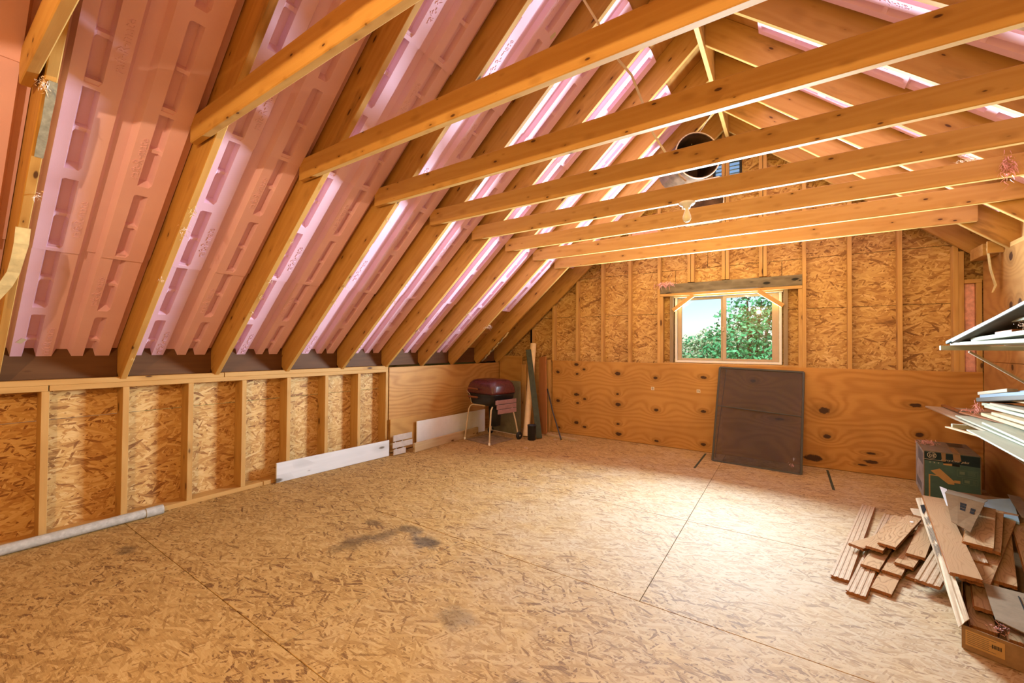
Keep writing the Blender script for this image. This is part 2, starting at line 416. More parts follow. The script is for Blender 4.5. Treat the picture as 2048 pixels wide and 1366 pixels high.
def glass(name, alpha, tint, rough=0.02, gl=0.08):
    m = bpy.data.materials.new(name); m.use_nodes = True
    t = m.node_tree
    t.nodes.remove(t.nodes['Principled BSDF'])
    tr = t.nodes.new('ShaderNodeBsdfTransparent'); tr.inputs[0].default_value = (*tint, 1)
    gs = t.nodes.new('ShaderNodeBsdfGlossy'); gs.inputs['Roughness'].default_value = rough
    mx = t.nodes.new('ShaderNodeMixShader'); mx.inputs[0].default_value = gl
    t.links.new(tr.outputs[0], mx.inputs[1]); t.links.new(gs.outputs[0], mx.inputs[2])
    t.links.new(mx.outputs[0], t.nodes['Material Output'].inputs[0])
    return m
M['glass'] = glass('window_glass', 1, (0.97, 0.99, 1.0), gl=0.03)
def screenmat():
    m = bpy.data.materials.new('insect_screen'); m.use_nodes = True
    t = m.node_tree
    b = t.nodes['Principled BSDF']; b.inputs['Base Color'].default_value = (0.055, 0.045, 0.042, 1); b.inputs['Roughness'].default_value = 0.7
    tr = t.nodes.new('ShaderNodeBsdfTransparent')
    mx = t.nodes.new('ShaderNodeMixShader'); mx.inputs[0].default_value = 0.42
    t.links.new(tr.outputs[0], mx.inputs[1]); t.links.new(b.outputs[0], mx.inputs[2])
    t.links.new(mx.outputs[0], t.nodes['Material Output'].inputs[0])
    return m
M['screen'] = screenmat()

# ------------------------------------------------------------------ object helpers
WM = {}
def wm(o): return WM[o.name]

def place(o, mat4, parent=None):
    if parent is not None:
        o.parent = parent
        o.matrix_local = wm(parent).inverted() @ mat4
    else:
        o.matrix_local = mat4
    WM[o.name] = mat4
    return o

def empty(name, loc=(0, 0, 0), rotz=0.0, parent=None):
    o = bpy.data.objects.new(name, None)
    o.empty_display_size = 0.1
    COL.objects.link(o)
    return place(o, Matrix.Translation(loc) @ Matrix.Rotation(rotz, 4, 'Z'), parent)

def obj(name, me, mat=None, mat4=None, parent=None):
    o = bpy.data.objects.new(name, me)
    COL.objects.link(o)
    if mat is not None and not me.materials:
        me.materials.append(mat)
    elif mat is not None and me.materials[0] != mat:
        o.material_slots[0].link = 'OBJECT'
        o.material_slots[0].material = mat
    return place(o, mat4 if mat4 is not None else Matrix.Identity(4), parent)

def tag(o, label, cat, group=None):
    o['label'] = label; o['category'] = cat
    if group: o['group'] = group
    return o

def struct(o):
    o['kind'] = 'structure'
    return o

BOX = {}
def boxmesh(L, w, h, bev=0.003):
    """box from x=0..L, centred in y and z"""
    k = (round(L, 3), round(w, 3), round(h, 3), bev)
    if k in BOX: return BOX[k]
    bm = bmesh.new()
    bmesh.ops.create_cube(bm, size=1.0)
    for v in bm.verts:
        v.co = Vector(((v.co.x + .5) * L, v.co.y * w, v.co.z * h))
    if bev:
        bmesh.ops.bevel(bm, geom=bm.edges[:], offset=min(bev, w * .3, h * .3, L * .3), segments=1, affect='EDGES')
    me = bpy.data.meshes.new('box')
    bm.to_mesh(me); bm.free()
    BOX[k] = me
    return me

def frame(a, b, up=(0, 0, 1)):
    a, b, up = Vector(a), Vector(b), Vector(up)
    x = (b - a).normalized()
    y = up.cross(x).normalized()
    z = x.cross(y)
    m = Matrix(((x.x, y.x, z.x, a.x), (x.y, y.y, z.y, a.y), (x.z, y.z, z.z, a.z), (0, 0, 0, 1)))
    return m, (b - a).length

def beam(name, a, b, w, h, mat, parent=None, up=(0, 0, 1), bev=0.003):
    """w across, h along up, axis from a to b"""
    m, L = frame(a, b, up)
    return obj(name, boxmesh(L, w, h, bev), mat, m, parent)

def block(name, x0, x1, y0, y1, z0, z1, mat, parent=None, grain='X', bev=0.002):
    cx_, cy_, cz_ = (x0 + x1) / 2, (y0 + y1) / 2, (z0 + z1) / 2
    if grain == 'X': return beam(name, (x0, cy_, cz_), (x1, cy_, cz_), y1 - y0, z1 - z0, mat, parent, bev=bev)
    if grain == 'Y': return beam(name, (cx_, y0, cz_), (cx_, y1, cz_), x1 - x0, z1 - z0, mat, parent, bev=bev)
    return beam(name, (cx_, cy_, z0), (cx_, cy_, z1), x1 - x0, y1 - y0, mat, parent, up=(0, 1, 0), bev=bev)

def mesh(name, verts, faces, smooth=False):
    me = bpy.data.meshes.new(name)
    me.from_pydata([tuple(v) for v in verts], [], faces)
    me.validate()
    if smooth:
        for p in me.polygons: p.use_smooth = True
    return me

def capped(name, verts, faces, n, cap=True):
    """close both ends with flat caps of their own vertices, so the sides stay smoothly shaded"""
    if cap:
        a, b = verts[:n], verts[-n:]
        k = len(verts)
        verts = list(verts) + list(a) + list(b)
        faces = faces + [tuple(range(k, k + n))[::-1], tuple(range(k + n, k + 2 * n))]
    me = mesh(name, verts, faces, True)
    if cap:
        me.polygons[len(me.polygons) - 1].use_smooth = False
        me.polygons[len(me.polygons) - 2].use_smooth = False
    bm = bmesh.new(); bm.from_mesh(me); bmesh.ops.recalc_face_normals(bm, faces=bm.faces); bm.to_mesh(me); bm.free()
    return me

def tubemesh(pts, r, n=8, cap=True):
    verts, faces = [], []
    pts = [Vector(p) for p in pts]
    prev = None
    for i, p in enumerate(pts):
        d = (pts[min(i + 1, len(pts) - 1)] - pts[max(i - 1, 0)]).normalized()
        s = prev if prev is not None else Vector((0, 0, 1)) if abs(d.z) < .9 else Vector((1, 0, 0))
        u = d.cross(s).normalized() if prev is None else (prev - d * prev.dot(d)).normalized()
        prev = u
        w = d.cross(u)
        rr = r[i] if isinstance(r, (list, tuple)) else r
        for k in range(n):
            a = 2 * math.pi * k / n
            verts.append(p + (u * math.cos(a) + w * math.sin(a)) * rr)
    for i in range(len(pts) - 1):
        for k in range(n):
            faces.append((i * n + k, i * n + (k + 1) % n, (i + 1) * n + (k + 1) % n, (i + 1) * n + k))
    return capped('tube', verts, faces, n, cap)

def lathe(profile, n=20):
    """profile: (r, z)"""
    verts, faces = [], []
    for r, z in profile:
        for k in range(n):
            a = 2 * math.pi * k / n
            verts.append((r * math.cos(a), r * math.sin(a), z))
    for i in range(len(profile) - 1):
        for k in range(n):
            faces.append((i * n + k, i * n + (k + 1) % n, (i + 1) * n + (k + 1) % n, (i + 1) * n + k))
    return capped('lathe', verts, faces, n)

def rrect(hx, hy, r, n=5):
    out = []
    for cx_, cy_, a0 in ((hx - r, hy - r, 0), (-hx + r, hy - r, 90), (-hx + r, -hy + r, 180), (hx - r, -hy + r, 270)):
        for k in range(n + 1):
            a = math.radians(a0 + 90 * k / n)
            out.append((cx_ + r * math.cos(a), cy_ + r * math.sin(a)))
    return out

def loft(levels):
    verts, faces = [], []
    n = None
    for z, hx, hy, r in levels:
        ring = rrect(hx, hy, r); n = len(ring)
        verts += [(x, y, z) for x, y in ring]
    for i in range(len(levels) - 1):
        for k in range(n):
            faces.append((i * n + k, i * n + (k + 1) % n, (i + 1) * n + (k + 1) % n, (i + 1) * n + k))
    faces.append(tuple(range(n))[::-1]); faces.append(tuple(range((len(levels) - 1) * n, len(levels) * n)))
    return mesh('loft', verts, faces, True)

def polyplate(pts, t, name='plate'):
    """flat polygon (x,y) given thickness t in z, centred on z=0"""
    n = len(pts)
    v = [(x, y, -t / 2) for x, y in pts] + [(x, y, t / 2) for x, y in pts]
    f = [tuple(range(n))[::-1], tuple(range(n, 2 * n))] + [(i, (i + 1) % n, n + (i + 1) % n, n + i) for i in range(n)]
    return mesh(name, v, f)

def quadplate(name, corners, t, mat, parent=None, sub=1, rough=0.0, seed=0):
    """a thin sheet through four world corners (may be slightly bent), with real thickness"""
    rr = random.Random(seed)
    a, b, c, d = [Vector(p) for p in corners]
    n0 = (b - a).cross(d - a).normalized()
    o = (a + b + c + d) / 4
    vs, fs = [], []
    S = sub
    for j in range(S + 1):
        for i in range(S + 1):
            u, w = i / S, j / S
            p = a * (1 - u) * (1 - w) + b * u * (1 - w) + c * u * w + d * (1 - u) * w
            edge = i in (0, S) or j in (0, S)
            p = p + n0 * rr.uniform(-rough, rough) + ((b - a).normalized() * rr.uniform(-rough, rough) if edge else Vector())
            vs.append(p - o)
    N = len(vs)
    vs += [p + n0 * t for p in vs]
    q = lambda i, j: j * (S + 1) + i
    for j in range(S):
        for i in range(S):
            fs.append((q(i, j), q(i, j + 1), q(i + 1, j + 1), q(i + 1, j)))
            fs.append((N + q(i, j), N + q(i + 1, j), N + q(i + 1, j + 1), N + q(i, j + 1)))
    rim = [q(i, 0) for i in range(S)] + [q(S, j) for j in range(S)] + [q(S - i, S) for i in range(S)] + [q(0, S - j) for j in range(S)]
    for i in range(len(rim)):
        x, y = rim[i], rim[(i + 1) % len(rim)]
        fs.append((x, y, N + y, N + x))
    return obj(name, mesh(name, vs, fs), mat, Matrix.Translation(o), parent)

def text(name, body, size, mat, mat4, parent=None, ext=0.0006, align='LEFT', shear=0.0):
    cu = bpy.data.curves.new(name, 'FONT')
    cu.body = body; cu.size = size; cu.extrude = ext; cu.align_x = align; cu.shear = shear
    cu.resolution_u = 3
    tmp = bpy.data.objects.new('tmp', cu)
    me = bpy.data.meshes.new_from_object(tmp)
    bpy.data.objects.remove(tmp); bpy.data.curves.remove(cu)
    me.materials.clear(); me.materials.append(mat)
    o = bpy.data.objects.new(name, me)
    COL.objects.link(o)
    return place(o, mat4, parent)

def tuft(name, loc, size, mat, seed, parent=None, n=26, droop=(0, 0, -1)):
    """a wisp of glass fibre: short ragged strands around a soft core"""
    rr = random.Random(seed)
    vs, fs = [], []
    for i in range(n * 3):
        a = Vector((rr.gauss(0, .35) * size[0], rr.gauss(0, .35) * size[1], rr.gauss(0, .35) * size[2]))
        d = Vector((rr.gauss(0, 1), rr.gauss(0, 1), rr.gauss(0, 1))).normalized() * .6 + Vector(droop) * .6
        L = rr.uniform(.25, .7) * max(size)
        s = d.cross(Vector((rr.gauss(0, 1), rr.gauss(0, 1), rr.gauss(0, 1)))).normalized() * rr.uniform(.012, .05) * max(size)
        m_ = a + d * L * .5 + s * .6
        e = a + d * L + Vector((rr.gauss(0, .1), rr.gauss(0, .1), rr.gauss(0, .1))) * size[0]
        k = len(vs)
        vs += [a - s, a + s, m_ + s * .7, m_ - s * .7, e]
        fs += [(k, k + 1, k + 2, k + 3), (k + 3, k + 2, k + 4)]
    return obj(name, mesh(name, vs, fs), mat, Matrix.Translation(loc), parent)

# ------------------------------------------------------------------ room dimensions (metres)
XL, XR_, YB = -4.137, 1.553, 5.789
ZK = 1.085                      # knee wall height
RX, RZ = -0.66, 4.087           # where the undersides of the rafters meet
ML, MR = 0.868, 0.857           # roof slopes
DEP = 0.235                     # rafter depth
PITCH = 0.6096
nL, nR = Vector((-ML, 0, 1)).normalized(), Vector((MR, 0, 1)).normalized()
aL, aR = Vector((1, 0, ML)).normalized(), Vector((-1, 0, MR)).normalized()   # up the slopes
LenL = 3.477 * math.sqrt(1 + ML * ML)
LenR = (XR_ - RX) * math.sqrt(1 + MR * MR)
def onL(a, y, d): return Vector((RX, y, RZ)) - aL * (LenL - a) + nL * d      # a from the knee wall up
def onR(b, y, d): return Vector((RX, y, RZ)) - aR * b + nR * d               # b from the ridge down
YREAR = -1.62

# ------------------------------------------------------------------ floor
fl = struct(empty('floor'))
rows = [-1.70, -0.24, 0.97, 2.19, 3.41, 4.63, 5.80]
for i in range(len(rows) - 1):
    cuts = [-4.30, -1.87, 0.57, 1.62] if i in (0, 2) else [-4.30, -0.65, 1.62] if i in (3, 4) else [-4.30, -3.09, -0.65, 1.62]
    for j in range(len(cuts) - 1):
        g = 0.0016
        block('osb_sheet', cuts[j] + g, cuts[j + 1] - g, rows[i] + g, rows[i + 1] - g, -0.018, 0.0, M['floor'], fl, bev=0.0012)
block('subfloor', -4.35, 1.7, -1.75, 5.95, -0.05, -0.019, M['redwood'], fl)
# black tape strips at the far joints
for x in (0.356, -0.867):
    block('tape_strip', x - .011, x + .011, 4.95, 5.72, 0.0, 0.0012, M['green'], fl, 'Y', bev=0)

# ------------------------------------------------------------------ left knee wall
wl = struct(empty('wall_left', (XL, 0, 0)))
for (y0, y1) in ((-1.6, 1.62), (1.625, 3.42)):
    block('top_plate', XL - .14, XL, y0, y1, ZK - .038, ZK, M['stud'], wl, 'Y')
for (y0, y1) in ((-1.6, 0.58), (0.585, 3.42)):
    block('top_plate', XL - .14, XL, y0, y1, ZK - .0765, ZK - .0385, M['stud'], wl, 'Y')
for (y0, y1) in ((-1.6, 1.96), (1.965, 3.42)):
    block('bottom_plate', XL - .14, XL, y0, y1, 0.0, 0.038, M['stud'], wl, 'Y')
for i in range(-5, 8):
    y = 0.5671 + .4064 * i
    if y > 3.36: continue
    block('stud', XL - .14, XL, y - .019, y + .019, 0.038, ZK - .077, M['stud'], wl, 'Z')
block('stud', XL - .14, XL, 3.385, 3.423, 0.038, ZK - .077, M['stud'], wl, 'Z')
for (y0, y1) in ((-1.6, 1.38), (1.382, 3.45)):
    for (z0, z1) in ((0.0, 0.797), (0.800, 1.30)):
        m4 = Matrix(((0, 0, -1, XL - .148), (1, 0, 0, y0), (0, -1, 0, (z0 + z1) / 2), (0, 0, 0, 1)))
        # sheet: local x along Y, local y vertical
        obj('osb_sheet', boxmesh(y1 - y0, z1 - z0, .016, .001), M['osb'], Matrix(((0, 0, 1, XL - .148), (1, 0, 0, y0), (0, 1, 0, (z0 + z1) / 2), (0, 0, 0, 1))), wl)
block('plywood_sheet', XL + .0, XL + .012, 3.428, 5.785, 0.0, 1.065, M['plyK'], wl, 'Y')
block('backing', XL - .16, XL - .001, 3.45, 5.95, 0.0, 1.06, M['stud'], wl, 'Y')

# ------------------------------------------------------------------ back gable wall
wb = struct(empty('wall_back', (RX, YB, 0)))
def zroof(x): return RZ - ML * (RX - x) if x < RX else RZ - MR * (x - RX)
SX = [-3.095 + .4064 * i for i in range(-2, 12)]
def plateXZ(name, pts, y0, y1, mat, parent):
    """polygon in X,Z extruded from y0 to y1; local x along X and y along Z"""
    t = y1 - y0
    m4 = Matrix(((1, 0, 0, 0), (0, 0, -1, (y0 + y1) / 2), (0, 1, 0, 0), (0, 0, 0, 1)))
    return obj(name, polyplate(pts, t), mat, m4, parent)
YS0, YS1 = 5.802, 5.89
# sheathing, laid in rows, with the window and vent openings left free
WX0, WX1, WZ0, WZ1 = -1.268, -0.060, 1.140, 2.035
VX0, VX1, VZ0, VZ1 = -0.80, -0.48, 3.28, 3.74
def sheet(x0, x1, z0, z1):
    top = []
    xs = sorted({x0, x1} | ({RX} if x0 < RX < x1 else set()) | {x0 + (x1 - x0) * k / 24 for k in range(1, 24)})
    lim = lambda x: zroof(x) + .30
    if z0 >= max(lim(x) for x in xs): return
    pts = [(x0, z0), (x1, z0)]
    for x in reversed(xs):
        pts.append((x, max(z0 + .001, min(z1, lim(x)))))
    plateXZ('osb_sheet', pts, YS1, YS1 + .016, M['osb2'], wb)
gp = .0025
zr = [0.0, 1.80, 2.385, 3.02, 4.45]
for x0, x1 in ((-4.25, -3.10), (-3.10, -1.268), (-0.060, 0.98), (0.98, 1.62)):
    sheet(x0 + gp, x1 - gp, 0, 1.80 - gp)
for x0, x1 in ((-4.25, -2.69), (-2.69, -1.268), (-0.060, 0.56), (0.56, 1.62)):
    sheet(x0 + gp, x1 - gp, 1.80 + gp, 2.385 - gp)
sheet(WX0 + gp, WX1 - gp, 0, WZ0)
sheet(WX0 + gp, WX1 - gp, WZ1, 2.385 - gp)
for x0, x1 in ((-4.25, -3.3), (-3.3, -0.87), (-0.87, 1.62)):
    sheet(x0 + gp, x1 - gp, 2.385 + gp, 3.02 - gp)
for x0, x1 in ((-3.4, VX0), (VX1, 1.62)):
    sheet(x0 + gp, x1 - gp, 3.02 + gp, 4.45)
sheet(VX0, VX1, 3.02 + gp, VZ0)
sheet(VX0, VX1, VZ1, 4.45)
# siding added outside the sheathing to stop light leaking through its gaps
for (x0, x1, z0, z1) in ((-4.6, WX0, -.1, 2.5), (WX1, 1.75, -.1, 2.5), (WX0 - .01, WX1 + .01, -.1, WZ0), (WX0 - .01, WX1 + .01, WZ1, 2.5), (-4.6, VX0, 2.49, 4.6), (VX1, 1.75, 2.49, 4.6), (VX0 - .01, VX1 + .01, 2.49, VZ0), (VX0 - .01, VX1 + .01, VZ1, 4.6)):
    block('leak_siding', x0, x1, YS1 + .017, YS1 + .032, z0, z1, M['darkwood'], wb)
# studs
for x in SX:
    if -1.30 < x < -0.05:      # cripples above the header, doubled
        for dx in (-.022, .022):
            block('stud', x + dx - .019, x + dx + .019, YS0, YS1, 2.20, zroof(x) + .02, M['stud'], wb, 'Z')
        block('stud', x - .019, x + .019, YS0, YS1, 0.04, 1.10, M['stud'], wb, 'Z')
    elif x > -3.9:
        block('stud', x - .019, x + .019, YS0, YS1, 0.04, zroof(x) + (.02 if x > -3.4 else .0), M['stud'], wb, 'Z')
block('stud', -3.52, -3.482, YS0, YS1, 0.04, zroof(-3.5), M['stud'], wb, 'Z')
block('stud', 1.395, 1.433, YS0, YS1, 0.04, 2.30, M['stud'], wb, 'Z')
block('stud', 1.515, 1.553, YS0, YS1, 0.04, 1.98, M['stud'], wb, 'Z')
block('blocking', 1.434, 1.553, YS0, YS1, 1.981, 2.019, M['stud'], wb)
block('batt_insulation', 1.434, 1.514, YS0 + .02, YS1, 1.10, 1.98, M['insul'], wb, 'Z', bev=.01)
block('batt_insulation', -1.857, -1.49, YS0 + .03, YS1, 2.66, 3.0, M['insul'], wb, 'Z', bev=.01)
# jack studs and header over the window
for x in (-1.432, 0.118):
    block('stud', x - .019, x + .019, YS0, YS1, 0.04, 2.028, M['stud'], wb, 'Z')
for x in (-1.305, -0.022):
    block('trimmer', x - .022, x + .022, YS0 + .015, YS1, 1.10, 2.028, M['greyed'], wb, 'Z')
block('header_plate', -1.450, 0.137, YS0 - .004, YS1, 2.030, 2.066, M['stud'], wb)
block('header_beam', -1.450, 0.137, YS0 - .008, YS1, 2.067, 2.190, M['old'], wb)
block('sill_plate', -1.45, 0.137, YS0 + .006, YS1, 1.095, 1.135, M['stud'], wb)
for i, (x, z) in enumerate(((-0.657, 2.2),)):
    pass
# plywood wainscot
block('plywood_sheet', -3.10, -0.69, YB, YB + .012, 0.004, 1.124, M['plyL'], wb)
block('plywood_sheet', -0.688, 1.55, YB, YB + .012, 0.004, 1.118, M['plyR'], wb)
block('backing', -4.2, 1.62, YB + .013, YB + .02, 0.0, 1.10, M['stud'], wb)
block('bottom_plate', -4.2, 1.6, YS0 + .02, YS1, 0.0, 0.039, M['stud'], wb)
# stamped paper squares on the plywood
for x, z, ch in ((-1.545, 0.775, 'B'), (-0.965, 0.775, 'N')):
    lb = block('paper_label', x - .022, x + .022, YB - .001, YB, z - .022, z + .022, M['print'], wb, bev=0)
    text('lettering', ch, .04, M['ink'], Matrix(((1, 0, 0, x - .012), (0, 0, -1, YB - .0018), (0, 1, 0, z - .014), (0, 0, 0, 1))), lb, ext=0.0002)

# ------------------------------------------------------------------ window in the gable
wi = struct(empty('window_1', ((WX0 + WX1) / 2, YB + .1, WZ0)))
yf0, yf1 = 5.845, 5.915
for nm, bx in (('frame', (WX0, WX0 + .028, yf0, yf1, WZ0, WZ1)), ('frame', (WX1 - .028, WX1, yf0, yf1, WZ0, WZ1))):
    block(nm, *bx, M['vinylw'], wi, 'Z')
block('frame', WX0 + .028, WX1 - .028, yf0, yf1, WZ0, WZ0 + .028, M['vinylw'], wi)
block('frame', WX0 + .028, WX1 - .028, yf0, yf1, WZ1 - .03, WZ1, M['vinyl'], wi)
def sash(x0, x1, z0, z1, y, w=.032, wr=None):
    s = empty('sash', ((x0 + x1) / 2, y, z0), parent=wi)
    wr = wr or w
    block('stile', x0, x0 + w, y - .014, y + .014, z0, z1, M['vinyl'], s, 'Z')
    block('stile', x1 - wr, x1, y - .014, y + .014, z0, z1, M['vinyl'], s, 'Z')
    block('rail', x0 + w, x1 - wr, y - .014, y + .014, z0, z0 + .03, M['vinyl'], s)
    block('rail', x0 + w, x1 - wr, y - .014, y + .014, z1 - .03, z1, M['vinyl'], s)
    block('pane', x0 + w, x1 - wr, y - .002, y + .002, z0 + .03, z1 - .03, M['glass'], s, bev=0)
    return s
sash(WX0 + .030, -0.665, WZ0 + .03, WZ1 - .035, 5.895, w=.05)
s2 = sash(-0.690, WX1 - .030, WZ0 + .03, WZ1 - .035, 5.862, w=.04, wr=.07)
block('latch', -0.700, -0.672, 5.835, 5.848, 1.55, 1.60, M['vinyl'], s2, 'Z')
# stop strips and diagonal corner braces inside the opening
for sx, x0, x1 in ((-1, -1.285, -1.03), (1, -0.045, -0.30)):
    beam('corner_brace', (x0, 5.80, 1.835), (x1, 5.80, 2.028), .052, .018, M['stud'], wi, up=(0, 1, 0))
block('stop_strip', WX0 - .012, WX1 + .012, 5.822, 5.842, 2.006, 2.026, M['board'], wi)
tuft('paint_drip', (-0.42, 5.815, 1.985), (.05, .01, .03), M['fluff'], 5, wi, n=10)

# louvred gable vent
gv = struct(empty('window_2', ((VX0 + VX1) / 2, YB + .1, VZ0)))
for bx, g in (((VX0, VX0 + .022, 5.84, 5.93, VZ0, VZ1), 'Z'), ((VX1 - .022, VX1, 5.84, 5.93, VZ0, VZ1), 'Z'), ((VX0 + .022, VX1 - .022, 5.84, 5.93, VZ0, VZ0 + .022), 'X'), ((VX0 + .022, VX1 - .022, 5.84, 5.93, VZ1 - .022, VZ1), 'X')):
    block('frame', *bx, M['black'], gv, g)
block('mullion', -0.665, -0.630, 5.83, 5.86, VZ0, VZ1, M['stud'], gv, 'Z')
for k in range(9):
    z = VZ0 + .045 + k * .047
    beam('louver', (VX0 + .022, 5.90, z), (VX1 - .022, 5.90, z), .052, .004, M['louver'], gv, up=(0, -.55, .83), bev=0)

# ------------------------------------------------------------------ right wall
wr_ = struct(empty('wall_right', (XR_, 0, 0)))
ZR = 2.20
for (y0, y1) in ((-1.6, 0.9), (0.903, 3.34), (3.343, 5.785)):
    for (z0, z1) in ((0.0, 1.219), (1.222, ZR)):
        block('plywood_sheet', XR_, XR_ + .012, y0, y1, z0, z1, M['plyW'], wr_, 'Y')
for i in range(-1, 11):
    y = -1.0 + .6096 * i
    block('stud', XR_ + .013, XR_ + .10, y - .019, y + .019, 0, ZR - .05, M['stud'], wr_, 'Z')
block('top_plate', XR_ + .001, XR_ + .10, -1.6, 5.78, ZR + .001, ZR + .04, M['stud'], wr_, 'Y')
block('backing', XR_ + .101, XR_ + .12, -1.7, 5.95, 0, ZR + .55, M['plyS'], wr_, 'Y')
for (y, z) in ((5.33, 2.235), (5.72, 2.235)):
    block('rafter_block', XR_ - .10, XR_ + .0, y - .30 if y > 5.5 else y - .02, y, z - .055, z + .05, M['stud'], wr_, 'X')

# rear gable, behind the camera
rw = struct(empty('wall_rear', (RX, YREAR, 0)))
pts = [(-4.5, 0), (1.75, 0), (1.75, zroof(1.75) + .4), (RX, RZ + .4), (-4.5, zroof(-4.5) + .4)]
plateXZ('osb_sheet', pts, YREAR - .03, YREAR, M['osb2'], rw)

# ------------------------------------------------------------------ roof
cl = struct(empty('ceiling', (RX, 2.0, RZ)))
RAFT = {}
def rafter_mesh(L, m, at_end):
    """rafter with a plumb cut where it meets the ridge board"""
    if at_end in RAFT: return RAFT[at_end]
    me = boxmesh(L, .038, DEP, .0035).copy()
    for v in me.vertices:
        if at_end and v.co.x > L / 2: v.co.x += (v.co.z + DEP / 2) * m
        if not at_end and v.co.x < L / 2: v.co.x -= (v.co.z + DEP / 2) * m
    RAFT[at_end] = me
    return me
RY = [0.938 + PITCH * i for i in range(-4, 8)] + [5.750]
for y in RY:
    yc = y + .019
    m_, L_r = frame(onL(-.03, yc, DEP / 2), onL(LenL + .012, yc, DEP / 2), nL)
    obj('rafter', rafter_mesh(L_r, ML, True), M['rafter'], m_, cl)
    m_, L_r = frame(onR(.062, yc, DEP / 2), onR(LenR + .12, yc, DEP / 2), nR)
    obj('rafter', rafter_mesh(L_r, MR, False), M['rafter'], m_, cl)
block('ridge_board', -.649, -.611, YREAR, 5.79, 3.985, 4.36, M['rafter'], cl, 'Y')
# roof deck sheets
for (y0, y1) in ((-1.7, 0.62), (0.622, 3.06), (3.062, 5.96)):
    for k in range(5):
        a0, a1 = -.65 + k * 1.10, -.65 + (k + 1) * 1.10 - .003
        a1 = min(a1, LenL + .2)
        mm = Matrix.Translation(onL(a0, y0, DEP + .0085))
        def sheetmat(org, xd, yd):
            z = xd.cross(yd)
            return Matrix(((xd.x, yd.x, z.x, org.x), (xd.y, yd.y, z.y, org.y), (xd.z, yd.z, z.z, org.z), (0, 0, 0, 1)))
        if a1 > a0:
            # grain along Y: local x = Y
            obj('roof_sheet', boxmesh(y1 - y0, a1 - a0, .015, .001), M['deck'], sheetmat(onL((a0 + a1) / 2, y0, DEP + .0085), Vector((0, 1, 0)), -aL), cl)
        b0, b1 = -.2 + k * .80, -.2 + (k + 1) * .80 - .003
        obj('roof_sheet', boxmesh(y1 - y0, b1 - b0, .015, .001), M['deck'], sheetmat(onR((b0 + b1) / 2, y0, DEP + .0085), Vector((0, 1, 0)), -aR), cl)
# blocking that closes the eaves
for i in range(len(RY) - 1):
    if RY[i + 1] - RY[i] < .1: continue
    y0, y1 = RY[i] + .038, RY[i + 1]
    block('eave_block', XL - .115, XL - .077, y0, y1, ZK + .001, ZK + .26, M['eave'], cl, 'Y')
    block('eave_block', XR_ + .06, XR_ + .095, y0, y1, ZR + .0, ZR + .36, M['stud'], cl, 'Y')
# collar ties
for i in range(-4, 8):
    y = 0.888 + PITCH * i + .019
    x1 = 1.36 if i == 7 else 1.46
    sk = R.uniform(-.012, .012)
    beam('collar_tie', (-2.74 + (0 if i != 6 else .01), y, 2.51), (x1, y, 2.51), .038, .140, M['tie'], cl, bev=.004)

# ------------------------------------------------------------------ pink foam vent panels between the rafters
def foam_mesh(L, Wd):
    xs = [0, .022, .046, .235, .243, .262, .270, .490, .500, .560, .584, .772, .780, .800, .808, 1.030, 1.040, L]
    yb = [0, .035, .048, .098, .110, .150, .160, .232, .252, .258, .300, .306, .326, .384, .394, .434, .446, .522, .535, Wd]
    body, chan, pock = -.045, -.008, -.004
    def h(x, y):
        if y <= .0351 or y >= .534: return -.002
        if .251 <= y <= .307: return chan
        z = body
        def pocket(y0, y1, y2, y3):
            inside = y1 - 1e-6 <= y <= y2 + 1e-6
            if not inside: return None
            for (x0, x1, x2, x3, m0, m1, m2, m3) in ((.022, .046, .490, .500, .235, .243, .262, .270), (.560, .584, 1.030, 1.040, .772, .780, .800, .808)):
                if x1 - 1e-6 <= x <= x2 + 1e-6:
                    if m1 - 1e-6 <= x <= m2 + 1e-6: return -.026
                    return pock
            return None
        for q in ((.098, .110, .150, .160), (.384, .394, .434, .446)):
            v = pocket(*q)
            if v is not None: z = v
        return z
    vs, fs = [], []
    for x in xs:
        for y in yb: vs.append((x, y - Wd / 2, h(x, y)))
    ny = len(yb)
    for i in range(len(xs) - 1):
        for j in range(ny - 1):
            fs.append((i * ny + j, i * ny + j + 1, (i + 1) * ny + j + 1, (i + 1) * ny + j))
    # thickness along the open ends
    for i in (0, len(xs) - 1):
        base = len(vs)
        for j in range(ny):
            v = vs[i * ny + j]; vs.append((v[0], v[1], v[2] + .006))
        for j in range(ny - 1):
            q = (i * ny + j, i * ny + j + 1, base + j + 1, base + j)
            fs.append(q if i else q[::-1])
        # inner skin strip
        base2 = len(vs)
        for j in range(ny):
            v = vs[i * ny + j]; vs.append((v[0] + (.03 if i == 0 else -.03), v[1], v[2] + .006))
        for j in range(ny - 1):
            fs.append((base + j, base + j + 1, base2 + j + 1, base2 + j))
    return mesh('foam_panel', vs, fs)
FOAM = foam_mesh(1.065, .566)
cu0 = bpy.data.curves.new('lettering', 'FONT')
cu0.body = 'raft-R-mate'; cu0.size = .056; cu0.extrude = .0022; cu0.resolution_u = 1
_tmp = bpy.data.objects.new('tmp', cu0)
LETT = bpy.data.meshes.new_from_object(_tmp)
bpy.data.objects.remove(_tmp)
LETT.materials.clear(); LETT.materials.append(M['foam'])
PANELS = {}
